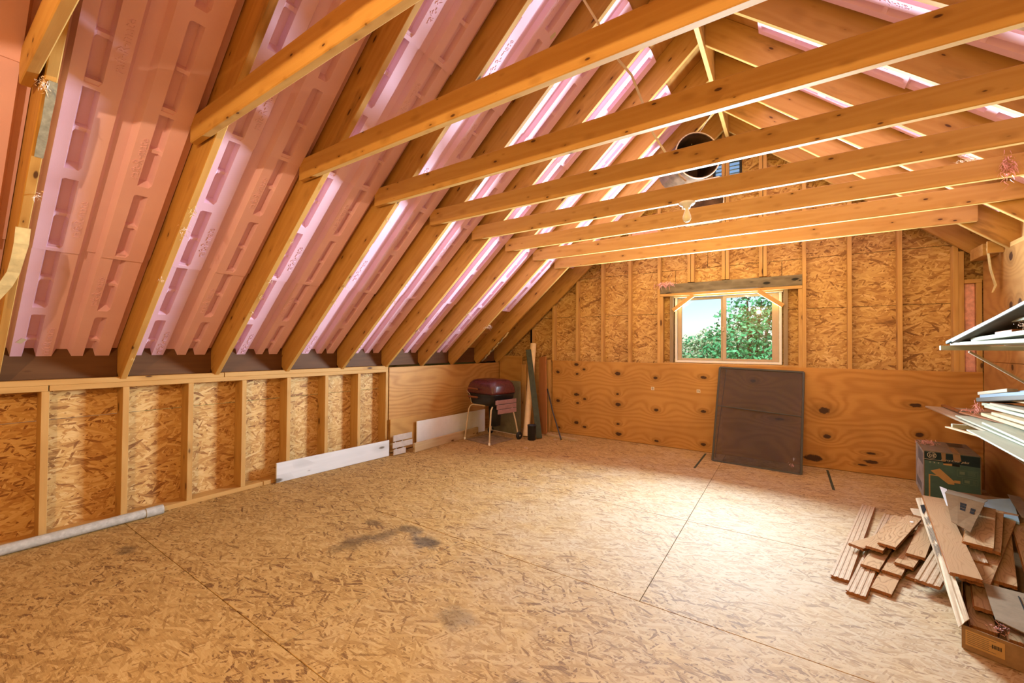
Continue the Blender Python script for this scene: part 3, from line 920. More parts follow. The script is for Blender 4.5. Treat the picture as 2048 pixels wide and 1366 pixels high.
def panel(org, xd, yd, stretch=1.0, letters=True):
    z = xd.cross(yd)
    m4 = Matrix(((xd.x, yd.x, z.x, org.x), (xd.y, yd.y, z.y, org.y), (xd.z, yd.z, z.z, org.z), (0, 0, 0, 1)))
    # the lower end of every panel laps over the one below it
    m4 = m4 @ Matrix.Translation((0, 0, -.008)) @ Matrix.Rotation(-.0072, 4, 'Y')
    p = obj('foam_panel', FOAM, M['foam'], m4 @ Matrix.Diagonal((stretch, 1, 1, 1)), cl)
    if letters:
        for (x, y) in ((.12, -.112), (.60, .047)):
            o = bpy.data.objects.new('lettering', LETT)
            COL.objects.link(o)
            # seen from below: text runs up the slope, readable from the room
            o.parent = p
            o.matrix_local = Matrix.Translation((x, y + .045, -.0455)) @ Matrix.Rotation(math.pi, 4, 'X')
    return p
starts = [(-.05, 1.02), (1.0, 1.0), (2.02, 1.02), (3.06, 1.15)]
for i in range(-3, 8):
    y0 = 0.938 + PITCH * i + .038
    y1 = 0.938 + PITCH * (i + 1) if i < 7 else 5.75
    yc = (y0 + y1) / 2
    if y1 - y0 < .3: continue
    for k, (a, s) in enumerate(starts):
        if i == 7 and k < 2: continue
        if i == 6 and k == 0: continue
        off = R.uniform(-.008, .008)
        PANELS[('L', i, k)] = panel(onL(a, yc, DEP - .002 * (k % 2) - .0005), aL, Vector((0, 1, 0)), s, letters=(i >= -1))
    for k, b in enumerate((2.66, 1.62)):
        if i < -1: continue
        panel(onR(b, yc, DEP - .002 * (k % 2) - .0005), aR, Vector((0, -1, 0)), 1.0 if k == 0 else 1.10, letters=(k == 1 and i < 5))
# small bar-code stickers on a few panels
def sticker(p, x, y, r):
    s = obj('sticker', boxmesh(.045, .026, .0006, 0), M['print'], wm(p) @ Matrix.Translation((x, y, -.0458)) @ Matrix.Rotation(r, 4, 'Z'), p)
    return s

sticker(PANELS[('L', -1, 0)], .235, -.210, .5)
sticker(PANELS[('L', 0, 2)], .20, -.225, .2)
sticker(PANELS[('L', 2, 3)], .55, .20, .3)

# torn foam edges, kraft paper and fibre left on the rafters
def flap(name, pts, wid, mat, parent):
    """a curling strip of paper through the given points"""
    vs, fs = [], []
    P = [Vector(p) for p in pts]
    for i, p in enumerate(P):
        w = wid[i] if isinstance(wid, (list, tuple)) else wid
        vs += [p - Vector((0, w / 2, 0)), p + Vector((0, w / 2, 0)), p + Vector((.004, w / 2, -.003)), p + Vector((.004, -w / 2, -.003))]
    for i in range(len(P) - 1):
        k = i * 4
        for a in range(4):
            b = (a + 1) % 4
            fs.append((k + a, k + b, k + 4 + b, k + 4 + a))
    fs += [(0, 3, 2, 1), tuple(range(len(vs) - 4, len(vs)))]
    return obj(name, mesh(name, vs, fs), mat, None, parent)
yr = RY[3] + .019
flap('paper_scrap', [onL(a, yr + .006, -.004 - .006 * math.sin((a - 1.75) * 9)) for a in (1.70, 1.80, 1.90, 2.0, 2.08)], [.028, .030, .026, .030, .026], M['greypaper'], cl)
flap('paper_scrap', [onL(1.28, yr, -.003), onL(1.20, yr, -.03), onL(1.10, yr - .004, -.035), onL(1.0, yr - .008, -.03), onL(.92, yr - .03, -.05), onL(.82, yr - .05, -.06)], [.05, .05, .045, .045, .05, .02], M['paper'], cl)
tuft('fibre_wisp', onL(2.06, yr - .02, -.02), (.05, .03, .04), M['fluff'], 11, cl, n=16)
tuft('fibre_wisp', onL(1.50, yr + .02, -.015), (.05, .02, .03), M['fluff'], 12, cl, n=8)
for q, (i, a, dy, s) in enumerate(((4, 1.62, .02, .05), (4, 1.46, .02, .05), (4, 1.05, .01, .035), (4, .25, .02, .02), (5, 1.55, .03, .025), (5, 1.15, .03, .03), (5, .98, .02, .03), (5, .8, .03, .025), (6, 1.2, .03, .04), (6, 1.0, .03, .03), (6, 1.95, .02, .03), (7, 1.1, .03, .04), (7, .9, .03, .03), (8, .7, .03, .05), (9, 1.05, .03, .06), (9, .55, .03, .03), (10, .85, .02, .07))):
    tuft('fibre_wisp', onL(a, RY[i] + dy, -.012), (s, s * .6, s), M['fluff'] if q % 3 else M['paper'], 20 + q, cl, n=12)
for q, (a, dy) in enumerate(((.75, .0), (.62, .01), (.52, .0), (.42, .01), (.32, .0), (.22, .01))):
    flap('paper_scrap', [onL(a, RY[11] + .02, -.004), onL(a - .05, RY[11] - .02 + dy, -.04), onL(a - .11, RY[11] - .05, -.05)], [.03, .035, .01], M['greypaper'] if q % 2 else M['paper'], cl)

# ------------------------------------------------------------------ electrics and fans up in the roof
def fixture(loc, lit, label, rotlabel=None):
    e = tag(empty('light_bulb_fixture', loc), label, 'light')
    T = Matrix.Translation(loc)
    o = obj('lampholder', lathe([(.058, 0), (.060, -.008), (.052, -.018), (.030, -.026), (.024, -.045), (.020, -.047)]), M['porcelain'], T, e)
    prof = [(.014, -.046), (.015, -.062), (.022, -.082), (.030, -.104), (.031, -.122), (.024, -.140), (.010, -.149), (.001, -.150)]
    obj('bulb', lathe(prof), M['bulb'], T, e)
    return e
fixture((-0.640, 3.345, 2.440), False, 'bare bulb in a white porcelain holder under a collar tie')
cable = [(-1.136, 2.5, 3.662), (-1.026, 2.55, 3.446), (-0.917, 2.6, 3.208), (-0.857, 2.68, 3.132), (-0.805, 2.75, 2.966), (-0.772, 2.85, 2.81), (-0.712, 3.0, 2.699), (-.66, 3.2, 2.60), (-.64, 3.30, 2.596)]
tag(obj('cable', tubemesh(cable, .008, 8), M['cable']), 'pale electric cable hanging loose from the ridge towards the bulb', 'cable')

# round drum-like fan duct hanging in front of the gable vent
fd = tag(empty('duct_fan', (-.93, 5.05, 3.47)), 'dark round duct drum with a cream rim high in the gable', 'duct')
T = Matrix.Translation((-.93, 5.05, 3.47)) @ Matrix.Rotation(math.radians(38), 4, 'Z') @ Matrix.Rotation(math.radians(90), 4, 'X')
drum = [(.245, .16), (.262, .165), (.266, .155), (.250, .14), (.250, -.30), (.240, -.30), (.240, .155)]
dv, df = [], []
n = 28
for r, z in drum:
    for k in range(n):
        a = 2 * math.pi * k / n
        dv.append((r * math.cos(a), r * math.sin(a), z))
for i in range(len(drum) - 1):
    for k in range(n):
        df.append((i * n + k, i * n + (k + 1) % n, (i + 1) * n + (k + 1) % n, (i + 1) * n + k))
obj('drum', mesh('drum', dv, df, True), M['duct'], T, fd)
obj('back_plate', lathe([(.239, -.296), (.239, -.290)], 28), M['duct'], T, fd)
tor = [((.256) * math.cos(2 * math.pi * k / 32), (.256) * math.sin(2 * math.pi * k / 32), .165) for k in range(33)]
obj('rim', tubemesh(tor, .007, 6, False), M['metal'], T, fd)
beam('hanger_strap', (-.93, 5.12, 3.70), (-.64, 5.12, 4.10), .02, .004, M['metal'], fd)
# white square shutter plate with a round opening under the vent
sp = tag(empty('fan_plate', (-.90, 5.74, 2.91)), 'white square plate with a round brown opening on the gable wall', 'fan')
outer = [(-1.16, 2.92), (-.665, 2.92), (-.665, 3.50), (-1.16, 3.50)]
cxh, czh, rh = -.905, 3.20, .235
ring = [(cxh + rh * math.cos(2 * math.pi * k / 32), czh + rh * math.sin(2 * math.pi * k / 32)) for k in range(32)]
def sq(k):
    a = 2 * math.pi * k / 32
    c_, s_ = math.cos(a), math.sin(a); m_ = max(abs(c_) / .2475, abs(s_) / .29)
    return (-.9125 + c_ / m_, 3.21 + s_ / m_)
vv = [(x, 5.735, z) for x, z in [sq(k) for k in range(32)]] + [(x, 5.735, z) for x, z in ring] + [(x, 5.80, z) for x, z in ring]
ff = []
for k in range(32):
    j = (k + 1) % 32
    ff += [(k, j, 32 + j, 32 + k), (32 + k, 32 + j, 64 + j, 64 + k)]
obj('plate', mesh('plate', vv, ff), M['porcelain'], None, sp)
obj('opening', lathe([(rh - .002, 0), (rh - .002, .004)], 32), M['duct'], Matrix.Translation((cxh, 5.799, czh)) @ Matrix.Rotation(math.radians(90), 4, 'X'), sp)
for sx in (-1, 1):
    block('bracket', -.9125 + sx * .2 - .01, -.9125 + sx * .2 + .01, 5.737, 5.80, 2.95, 3.0, M['porcelain'], sp, 'Z')

tag(tuft('insulation_tuft', (1.165, 3.925, 2.505), (.05, .03, .09), M['insul'], 31, n=44), 'pink and white insulation tuft dangling over a collar tie end', 'insulation')
tag(tuft('insulation_tuft', (1.08, 4.17, 2.66), (.10, .05, .05), M['fluff'], 32, n=40, droop=(-.5, 0, 0)), 'whitish insulation tuft stuck to the roof behind a collar tie', 'insulation')
tag(tuft('insulation_strip', (-1.37, 5.785, 2.205), (.14, .012, .025), M['insul'], 33, n=40), 'ragged pink insulation along the top of the weathered window header', 'insulation')
hang = flap('hanging_paper', [(1.47, 5.38, 2.235), (1.475, 5.37, 2.17), (1.485, 5.37, 2.05), (1.505, 5.37, 1.95), (1.515, 5.37, 1.90), (1.495, 5.37, 1.84)], [.045, .05, .05, .05, .055, .02], M['paper'], None)
tag(hang, 'torn strip of paper hanging down beside the plywood side wall', 'paper')

# ------------------------------------------------------------------ things along the knee wall
def thing(o, label, cat, group=None): return tag(o, label, cat, group)

m4, L_ = frame((-4.086, -0.6, .034), (-4.098, 1.19, .034))
pipe = tag(empty('pipe', (-4.09, 1.19, 0)), 'long grey plastic pipe lying along the foot of the stud wall', 'pipe')
obj('tube', tubemesh([(-4.088, -.6, .034), (-4.098, 1.10, .034)], .033, 16), M['pvc'], None, pipe)
obj('collar', tubemesh([(-4.098, 1.09, .034), (-4.0985, 1.195, .034)], .0365, 16), M['pvc'], None, pipe)

thing(beam('painted_board', (-4.112, 2.065, .095), (-4.02, 3.345, .098), .018, .190, M['paintwood']), 'long white painted board on edge against the foot of the studs', 'board')

sl = thing(empty('slatted_shelf', (-3.985, 3.53, 0)), 'pale three-slat grill shelf leaning on the end of the white painted board', 'shelf')
for k, (z0, z1, ya, yb) in enumerate(((.006, .074, 3.375, 3.56), (.084, .152, 3.375, 3.685), (.162, .238, 3.395, 3.69))):
    beam('slat', (-3.972 - .05 * (z0 / .24), ya, (z0 + z1) / 2), (-3.962 - .05 * (z0 / .24), yb, (z0 + z1) / 2), .014, z1 - z0, M['slatgrey'], sl, bev=.006)
for y in (3.44, 3.55):
    beam('batten', (-3.990, y, .01), (-4.036, y, .225), .02, .012, M['slatgrey'], sl, up=(1, 0, 0))

thing(beam('plywood_strip', (-4.106, 3.43, .215), (-4.106, 4.35, .215), .014, .41, M['plyS']), 'low plywood offcut behind the glossy white panel', 'plywood')
thing(beam('melamine_board', (-4.062, 3.83, .172), (-3.985, 5.20, .176), .016, .342, M['white']), 'glossy white laminated panel standing behind the pale plank', 'panel')
thing(beam('pine_plank', (-3.905, 3.64, .056), (-3.93, 4.95, .056), .036, .112, M['board']), 'pale knotty plank on edge running behind the grill leg', 'plank')

# ------------------------------------------------------------------ charcoal grill
gx, gy, ga = -3.565, 4.80, math.radians(-9)
g = thing(empty('grill', (gx, gy, 0), ga), 'maroon and black charcoal grill on cream tube legs in the corner', 'grill')
G = wm(g)
lid = loft([(.668, .275, .235, .06), (.690, .285, .245, .065), (.705, .282, .242, .068), (.760, .278, .238, .075), (.815, .262, .222, .085), (.852, .232, .192, .09), (.868, .19, .15, .09), (.873, .12, .09, .06)])
obj('lid', lid, M['enamel'], G, g)
body = loft([(.500, .19, .15, .07), (.505, .215, .175, .075), (.54, .25, .21, .075), (.60, .268, .228, .068), (.655, .272, .232, .062), (.667, .284, .244, .064)])
obj('body', body, M['blackenamel'], G, g)
def ghandle(z):
    h_ = obj('handle', tubemesh([(-.17, -.290, z), (.02, -.290, z)], .013, 10), M['handle'], G, g)
    for x in (-.15, 0):
        obj('bracket', tubemesh([(x, -.290, z), (x, -.238, z)], .005, 6), M['black'], G, h_)
ghandle(.742); ghandle(.628)
# two bent tube frames make the four legs
def legframe(x, s):
    return [(x - .02 * s, -.285, 0.006), (x - .012 * s, -.272, .20), (x, -.25, .44), (x + .004 * s, -.235, .485), (x + .01 * s, -.20, .505), (x + .02 * s, -.05, .505)]
obj('leg', tubemesh([(-.262, -.265, .004), (-.24, -.25, .22), (-.215, -.235, .44), (-.20, -.22, .485), (-.17, -.20, .505), (.06, -.175, .505)], .011, 10), M['metal'], G, g)
obj('leg', tubemesh([(.262, -.285, .004), (.252, -.265, .22), (.24, -.235, .46), (.232, -.20, .505)], .011, 10), M['metal'], G, g)
obj('leg', tubemesh([(-.27, .27, .06), (-.24, .24, .28), (-.21, .19, .505)], .011, 10), M['metal'], G, g)
obj('leg', tubemesh([(.285, .27, .06), (.255, .24, .28), (.22, .19, .505)], .011, 10), M['metal'], G, g)
for x in (-.285, .300):
    w_ = obj('wheel', lathe([(.020, -.016), (.052, -.014), (.056, -.008), (.056, .008), (.052, .014), (.020, .016)], 20), M['black'], G @ Matrix.Translation((x, .275, .056)) @ Matrix.Rotation(math.radians(90), 4, 'Y'), g)
    obj('hub', lathe([(.012, -.019), (.012, .019)], 12), M['metal'], G @ Matrix.Translation((x, .275, .056)) @ Matrix.Rotation(math.radians(90), 4, 'Y'), w_)
obj('axle', tubemesh([(-.285, .275, .056), (.300, .275, .056)], .006, 8), M['metal'], G, g)
for x in (-.262, .262):
    obj('foot_cap', lathe([(.015, 0), (.015, .03), (.011, .034)], 12), M['porcelain'], G @ Matrix.Translation((x, -.265 if x < 0 else -.285, 0)), g)
shf = obj('side_shelf', mesh('rail', *[[( .288, -.17, .60), (.296, -.17, .60), (.330, -.17, .42), (.322, -.17, .42), (.288, -.155, .60), (.296, -.155, .60), (.330, -.155, .42), (.322, -.155, .42)], [(0, 1, 2, 3), (7, 6, 5, 4), (0, 4, 5, 1), (1, 5, 6, 2), (2, 6, 7, 3), (3, 7, 4, 0)]]), M['slat'], G, g)
for k in range(3):
    t0, t1 = k / 3 + .01, (k + 1) / 3 - .015
    z0, z1 = .60 - .19 * t0, .60 - .19 * t1
    x0, x1 = .300 + .036 * t0, .300 + .036 * t1
    beam('slat', G @ Vector(((x0 + x1) / 2, -.215 + .01 * k, (z0 + z1) / 2)), G @ Vector(((x0 + x1) / 2, .20 - .012 * k, (z0 + z1) / 2)), .012, z0 - z1, M['slat'], shf, bev=.003)
obj('ash_catcher', loft([(.18, .02, .02, .01), (.20, .075, .075, .06), (.36, .08, .08, .06), (.50, .085, .085, .06)]), M['black'], G @ Matrix.Translation((.03, .05, 0)), g)
obj('wire_prop', tubemesh([(-.23, -.262, .70), (-.16, -.270, .66), (-.14, -.266, .58), (-.13, -.262, .53)], .004, 6), M['metal'], G, g)
thing(quadplate('floor_patch', [(-3.86, 4.57, .001), (-3.34, 4.475, .001), (-3.30, 5.0, .001), (-3.80, 5.06, .001)], .004, M['dullpatch']), 'thin dull brown patch on the floor under the grill', 'sheet')  # thin plate, darker than the floor around it

# ------------------------------------------------------------------ corner clutter
thing(quadplate('grey_green_panel', [(-3.95, 5.325, 0.0), (-3.365, 5.300, 0.0), (-3.430, 5.375, .80), (-4.03, 5.40, .815)], .018, M['sheetgrey']), 'grey-green panel leaning upright behind the grill', 'panel')
thing(block('plywood_offcut', -4.11, -3.655, 5.771, 5.783, 0.001, 1.185, M['plyS'], None, 'X'), 'plywood offcut with a dark knot standing in the corner', 'plywood')
thing(beam('wood_block', (-3.60, 5.745, 0.0), (-3.60, 5.745, 1.045), .085, .03, M['stud'], up=(0, 1, 0)), 'short upright stud piece between the corner plywood and the cardboard tube', 'board')
thing(beam('narrow_board', (-3.48, 5.755, 0.0), (-3.48, 5.765, 1.135), .14, .018, M['stud'], up=(0, 1, 0)), 'narrow board standing behind the cardboard tube', 'board')
thing(beam('cedar_plank', (-3.125, 5.55, 0.0), (-3.245, 5.735, 1.175), .155, .020, M['cedar'], up=(.3, 1, 0)), 'reddish brown plank leaning on the gable wall beside the dark green board', 'plank')
thing(beam('knotty_batten', (-3.15, 5.75, 0.0), (-3.155, 5.77, 1.13), .07, .018, M['stud'], up=(0, 1, 0)), 'narrow knotty batten upright at the edge of the plugged plywood', 'board')
thing(obj('cardboard_tube', tubemesh([(-3.243, 5.245, .004), (-3.28, 5.36, .40), (-3.33, 5.52, .90), (-3.368, 5.645, 1.385)], .048, 20), M['tube']), 'tan cardboard tube leaning upright in the corner', 'tube')
thing(beam('green_board', (-3.0, 5.215, .01), (-3.40, 5.55, 1.29), .085, .022, M['green'], up=(.5, -.87, .4)), 'dark green painted board leaning across the cardboard tube', 'board')
pc = thing(empty('black_pot', (-3.063, 5.105, 0)), 'small black plastic can standing at the foot of the dark green board', 'can')
obj('can', lathe([(.052, 0), (.058, .004), (.060, .20), (.063, .205), (.063, .215), (.056, .215), (.054, .02)], 24), M['black'], Matrix.Translation((-3.063, 5.105, 0)), pc)
obj('contents', lathe([(.050, .165), (.050, .170)], 20), M['cedar'], Matrix.Translation((-3.063, 5.105, 0)), pc)
thing(obj('metal_rod', tubemesh([(-2.695, 5.31, .012), (-2.95, 5.53, .36), (-3.16, 5.74, .67)], .011, 8), M['frame']), 'thin dark rod slanting from the floor to the gable plywood', 'rod')
thing(beam('floor_lath', (-3.03, 5.50, .016), (-2.48, 5.385, .016), .035, .032, M['board']), 'short pale lath lying on the floor below the slanting rod', 'lath')
for q, (x, y) in enumerate(((-2.78, 5.28), (-2.86, 4.62), (-3.35, 5.16))):
    sh_ = tuft('wood_shavings', (x, y, .008), (.05, .05, .006), M['fluff'], 50 + q, n=9, droop=(0, 0, 0)); sh_['kind'] = 'stuff'
    thing(sh_, ('pale debris on the floor at the foot of the rod', 'wispy debris on the open floor in front of the grill', 'pale scraps on the floor between grill wheel and cardboard tube')[q], 'debris')

# ------------------------------------------------------------------ window screen leaning below the window
TL, TR, BL, BR = Vector((-.714, 5.775, 1.092)), Vector((.148, 5.775, 1.064)), Vector((-.747, 5.395, .006)), Vector((.112, 5.335, .006))
ws = thing(empty('window_screen', (-.31, 5.37, 0)), 'dark framed insect screen leaning on the plywood under the window', 'screen')
upn = (TR - TL).cross(BL - TL).normalized()
for a, b in ((TL, TR), (BL, BR)):
    beam('rail', a, b, .022, .012, M['frame'], ws, up=upn)
for a, b in ((BL, TL), (BR, TR)):
    beam('stile', a, b, .022, .012, M['frame'], ws, up=upn)
beam('mid_rail', BL.lerp(TL, .575), BR.lerp(TR, .545), .012, .008, M['frame'], ws, up=upn)
quadplate('mesh', [BL, BR, TR, TL], .0008, M['screen'], ws)
beam('lower_lath', BL + Vector((.02, .06, .02)), BL.lerp(TL, .98) + Vector((.075, .0, 0)), .006, .004, M['frame'], ws, up=upn)
tuft('cobweb', BR.lerp(TR, .06) + Vector((-.09, -.015, .02)), (.03, .004, .03), M['insul'], 61, ws, n=14)
tuft('cobweb', BR.lerp(TR, .12) + Vector((-.07, -.012, .02)), (.015, .004, .03), M['porcelain'], 62, ws, n=6)

# ------------------------------------------------------------------ the trees beyond the window
gr = struct(obj('terrain', mesh('terrain', [(-120, 9, -3.0), (120, 9, -3.0), (120, 220, -2.0), (-120, 220, -2.0)], [(0, 1, 2, 3)]), M['dirt']))
def tree(loc, h, blobs, label, leaf, seed, nleaf=2600, size=.11):
    rr = random.Random(seed)
    e = tag(empty('tree', loc), label, 'tree', 'trees beyond the window')
    o = Vector(loc)
    obj('trunk', tubemesh([(0, 0, 0), (.05, 0, h * .3), (-.03, .05, h * .6), (0, 0, h * .9)], [.16, .13, .09, .03], 8), M['bark'], Matrix.Translation(o), e)
    for (bx, by, bz, r) in blobs:
        obj('branch', tubemesh([(0, 0, h * .35), (bx * .5, by * .5, bz * .75), (bx, by, bz)], [.06, .04, .012], 6), M['bark'], Matrix.Translation(o), e)
    vs, fs = [], []
    tot = sum(b[3] ** 2 for b in blobs)
    for (bx, by, bz, r) in blobs:
        for i in range(int(nleaf * r * r / tot)):
            d = Vector((rr.gauss(0, 1), rr.gauss(0, 1), rr.gauss(0, 1))).normalized() * r * rr.uniform(.35, 1.0) ** .6
            c = Vector((bx, by, bz)) + d
            u = Vector((rr.gauss(0, 1), rr.gauss(0, 1), rr.gauss(0, .6))).normalized()
            w = u.cross(Vector((rr.gauss(0, 1), rr.gauss(0, 1), rr.gauss(0, 1)))).normalized()
            s = size * rr.uniform(.6, 1.3)
            k = len(vs)
            vs += [c - u * s, c + w * s * .45, c + u * s, c - w * s * .45]
            fs.append((k, k + 1, k + 2, k + 3))
    f = obj('foliage', mesh('foliage', vs, fs), leaf, Matrix.Translation(o), e)
    f['kind'] = 'stuff'
    return e
tree((-0.85, 13.0, -2.95), 5.4, [(-.35, 0, 4.6, .85), (.7, 0, 4.9, .95), (.25, .2, 5.6, .9), (-.5, .1, 3.8, .9), (.6, 0, 3.7, 1.0), (.75, -.3, 6.3, .7), (-.1, 0, 6.2, .5)], 'dense leafy green tree filling the window sash beside the latch', M['leaf'], 3, 5200, .075)
tree((-2.05, 15.0, -2.95), 3.8, [(.55, 0, 4.35, .7), (0, 0, 4.0, .7), (-.6, 0, 3.9, .7), (.9, .1, 4.8, .5), (-.3, .3, 4.6, .35), (-1.3, 0, 4.3, .5)], 'low pale bush showing in the bottom of the window sash under open sky', M['leaf2'], 4, 2600, .065)
tree((-3.4, 22.0, -2.95), 3.8, [(.6, 0, 4.2, .9), (-.6, 0, 4.0, 1.0), (1.8, 0, 3.9, 1.0)], 'distant hazy green bush low behind the pale bush', M['leaf'], 8, 1800, .10)

# ------------------------------------------------------------------ shelf brackets and the lumber on them
def bracket(y, z, x0, label):
    e = thing(empty('shelf_bracket', (XR_, y, z - .4)), label, 'shelf bracket')
    block('arm', x0, XR_ - .001, y - .019, y + .019, z - .034, z, M['palegreen'], e)
    beam('brace', (x0 + .15, y + .0, z - .034 - .008), (XR_ - .004, y, z - .40), .030, .014, M['paletan'], e, up=(0, 0, 1))
    block('cleat', XR_ - .018, XR_ - .001, y - .019, y + .019, z - .46, z - .036, M['palegreen'], e, 'Z')
bracket(4.37, 1.361, .950, 'upper shelf arm of pale wood with a thin slanting brace')
bracket(4.42, .775, 1.02, 'lower shelf arm hidden under the fanned boards')
bracket(2.6, 1.361, .950, 'upper shelf arm nearer the plank pile carrying the same boards')
bracket(2.7, .775, 1.02, 'lower shelf arm nearer the plank pile carrying the fanned boards')

UP = 'boards on the upper shelf'
def bd(a, b, w, t, mat, label, group, up=(0, 0, 1), name='board'):
    return thing(beam(name, a, b, w, t, mat, up=up), label, 'board', group)
# upper shelf: everything runs towards the camera along the wall
bd((1.10, 4.36, 1.374), (1.115, 2.3, 1.384), .20, .022, M['palegreen'], 'pale green board lying flat at the bottom of the upper shelf', UP)
bd((1.37, 4.33, 1.372), (1.38, 2.3, 1.380), .22, .020, M['paletan'], 'tan board flat on the upper shelf against the side wall', UP)
bd((1.11, 4.06, 1.400), (1.16, 2.3, 1.465), .16, .026, M['palegreen'], 'whitish board on the upper shelf with a squared end facing the window', UP)
bd((1.12, 3.74, 1.428), (1.13, 3.54, 1.436), .14, .026, M['redwood'], 'brown sawn block end lying between the upper shelf boards', UP, name='wood_block')
bd((1.22, 3.40, 1.445), (1.235, 2.3, 1.475), .05, .034, M['oakedge'], 'small orange-brown stick end on the upper shelf', UP)
bd((1.36, 3.90, 1.405), (1.37, 2.3, 1.43), .12, .04, M['board'], 'thick pale batten on the upper shelf', UP)
bd((1.10, 4.20, 1.392), (1.16, 2.3, 1.74), .26, .022, M['darkwood'], 'wide dark board slanting up out of the upper shelf', UP)
bd((.985, 4.35, 1.384), (1.045, 2.3, 1.722), .020, .024, M['greengrey'], 'mossy grey-green strip on the edge of the slanting dark board', UP)
bd((1.17, 3.66, 1.500), (1.19, 2.3, 1.530), .20, .018, M['palegreen'], 'thin pale board poking out under the slanting dark board', UP)
thing(tuft('insulation_tuft', (1.06, 3.36, 1.463), (.05, .05, .03), M['fluff'], 71, n=20, droop=(0, 0, 0)), 'white fluffy tuft among the upper shelf boards', 'insulation')

LO = 'boards on the lower shelf'
bd((1.30, 5.50, .786), (1.30, 2.3, .786), .42, .014, M['paletan'], 'wide brown panel at the bottom of the lower shelf', LO, name='panel')
bd((1.165, 4.75, .830), (1.30, 3.85, .832), .06, .012, M['redwood'], 'reddish glossy strip fanned out beside the long pale board', LO)
bd((1.12, 3.95, .7995), (1.04, 2.3, .800), .28, .010, M['palegreen'], 'wide thin pale panel fanned lowest towards the room', LO, name='panel')
bd((1.16, 4.62, .814), (1.11, 2.4, .816), .15, .012, M['palegreen'], 'long pale board crossing over the thin pale panel', LO)
bd((1.215, 5.50, .808), (1.20, 4.50, .808), .035, .018, M['oakedge'], 'orange stick reaching furthest towards the gable on the lower shelf', LO)
bd((1.30, 4.95, .816), (1.32, 2.4, .818), .24, .018, M['sheetgrey'], 'dusty grey board strewn with debris on the lower shelf', LO)
bd((.925, 4.10, .790), (1.05, 3.55, .790), .03, .008, M['board'], 'thin pale splinter sticking out furthest into the room', LO)
bd((1.20, 4.10, .836), (1.10, 2.3, .838), .22, .014, M['palegreen'], 'pale green board stacked above the long pale board', LO)
bd((1.22, 4.42, .862), (1.16, 2.3, .890), .10, .022, M['board'], 'yellowish batten second from the bottom of the lower stack', LO)
bd((1.20, 4.18, .896), (1.15, 2.3, .925), .09, .020, M['board'], 'yellowish batten with a brown nick in the lower stack', LO)
bd((1.26, 4.45, .918), (1.24, 2.3, .955), .13, .020, M['palegreen'], 'whitish board in the middle of the lower stack', LO)
bd((1.23, 4.30, .950), (1.22, 2.3, .985), .10, .018, M['paletan'], 'tan board in the middle of the lower stack', LO)
bd((1.27, 4.52, .928), (1.26, 2.3, 1.02), .14, .022, M['palegreen'], 'pale board with a brown end high in the lower stack', LO)
bd((1.26, 4.10, 1.005), (1.27, 2.3, 1.045), .10, .018, M['board'], 'thin cream board high in the lower stack', LO)
bd((1.26, 4.55, .955), (1.27, 2.5, 1.20), .16, .030, M['darkwood'], 'dark board tilted up near the top of the lower stack', LO)
bd((1.20, 4.50, .985), (1.20, 2.5, 1.225), .028, .026, M['bluegrey'], 'blue-grey edge strip of the tilted dark board', LO)
bd((1.21, 4.54, 1.003), (1.215, 4.05, 1.068), .05, .024, M['paletan'], 'short grey-tan stick lying on top of the lower stack', LO)
bd((1.27, 4.10, 1.050), (1.28, 2.5, 1.26), .07, .020, M['bluegrey'], 'blue-grey board on top of the lower stack', LO)
thing(tuft('insulation_tuft', (1.19, 4.57, .90), (.03, .03, .07), M['insul'], 72, n=20), 'pink fibre shred hanging on the end of the lower stack', 'insulation')
sh_ = tuft('wood_shavings', (1.24, 4.85, .836), (.09, .09, .015), M['insul'], 73, n=26, droop=(0, 0, 0)); sh_['kind'] = 'stuff'
thing(sh_, 'pinkish shreds strewn on the dusty grey board', 'debris')

# ------------------------------------------------------------------ appliance carton beside the side wall
BW, BD, BH = .345, .58, .432
bx = thing(empty('appliance_box', (1.0, 5.10, 0), math.radians(-5.7)), 'dark teal and green printed appliance carton standing under the lower shelf', 'box')
B = wm(bx)
obj('carton', boxmesh(BW, BD, BH, .003), M['card'], B @ Matrix.Translation((0, BD / 2, BH / 2)), bx)
FR = B @ Matrix(((1, 0, 0, 0), (0, 0, -1, 0), (0, 1, 0, BH), (0, 0, 0, 1)))     # local x along the front, y up from the top edge, z out of the front
def front(name, pts, mat, z=.0006, parent=bx):
    return obj(name, polyplate([(x, -y) for x, y in pts], .0004), mat, FR @ Matrix.Translation((0, 0, z)), parent)
front('green_print', [(.004, .0), (.004, .428), (.338, .428), (.338, .0)], M['teal'], .0004)
front('header_print', [(.004, .003), (.004, .078), (.12, .081), (.338, .090), (.338, .003)], M['navy'], .0009)
front('cream_line', [(.004, .066), (.004, .0685), (.130, .0705), (.130, .068)], M['print'], .0014)
lg = obj('logo', mesh('ring', *(lambda n: ([(.0505 + r * math.cos(2 * math.pi * k / n), -.030 + r * math.sin(2 * math.pi * k / n), 0) for r in (.0285, .0255) for k in range(n)], [(k, (k + 1) % n, n + (k + 1) % n, n + k) for k in range(n)]))(32)), M['print'], FR @ Matrix.Translation((0, 0, .0016)), bx)
text('lettering', 'GE', .030, M['print'], FR @ Matrix.Translation((.0505, -.041, .0016)), lg, .0002, 'CENTER', .25)
for a in range(4):
    t_ = math.radians(45 + 90 * a)
    obj('curl', tubemesh([(.0505 + .019 * math.cos(t_ + d), -.030 + .019 * math.sin(t_ + d) , .0016) for d in (-.45, -.2, .1, .4)] + [(.0505 + .014 * math.cos(t_ + .5), -.030 + .014 * math.sin(t_ + .5), .0016)], .0009, 5), M['print'], FR, lg)
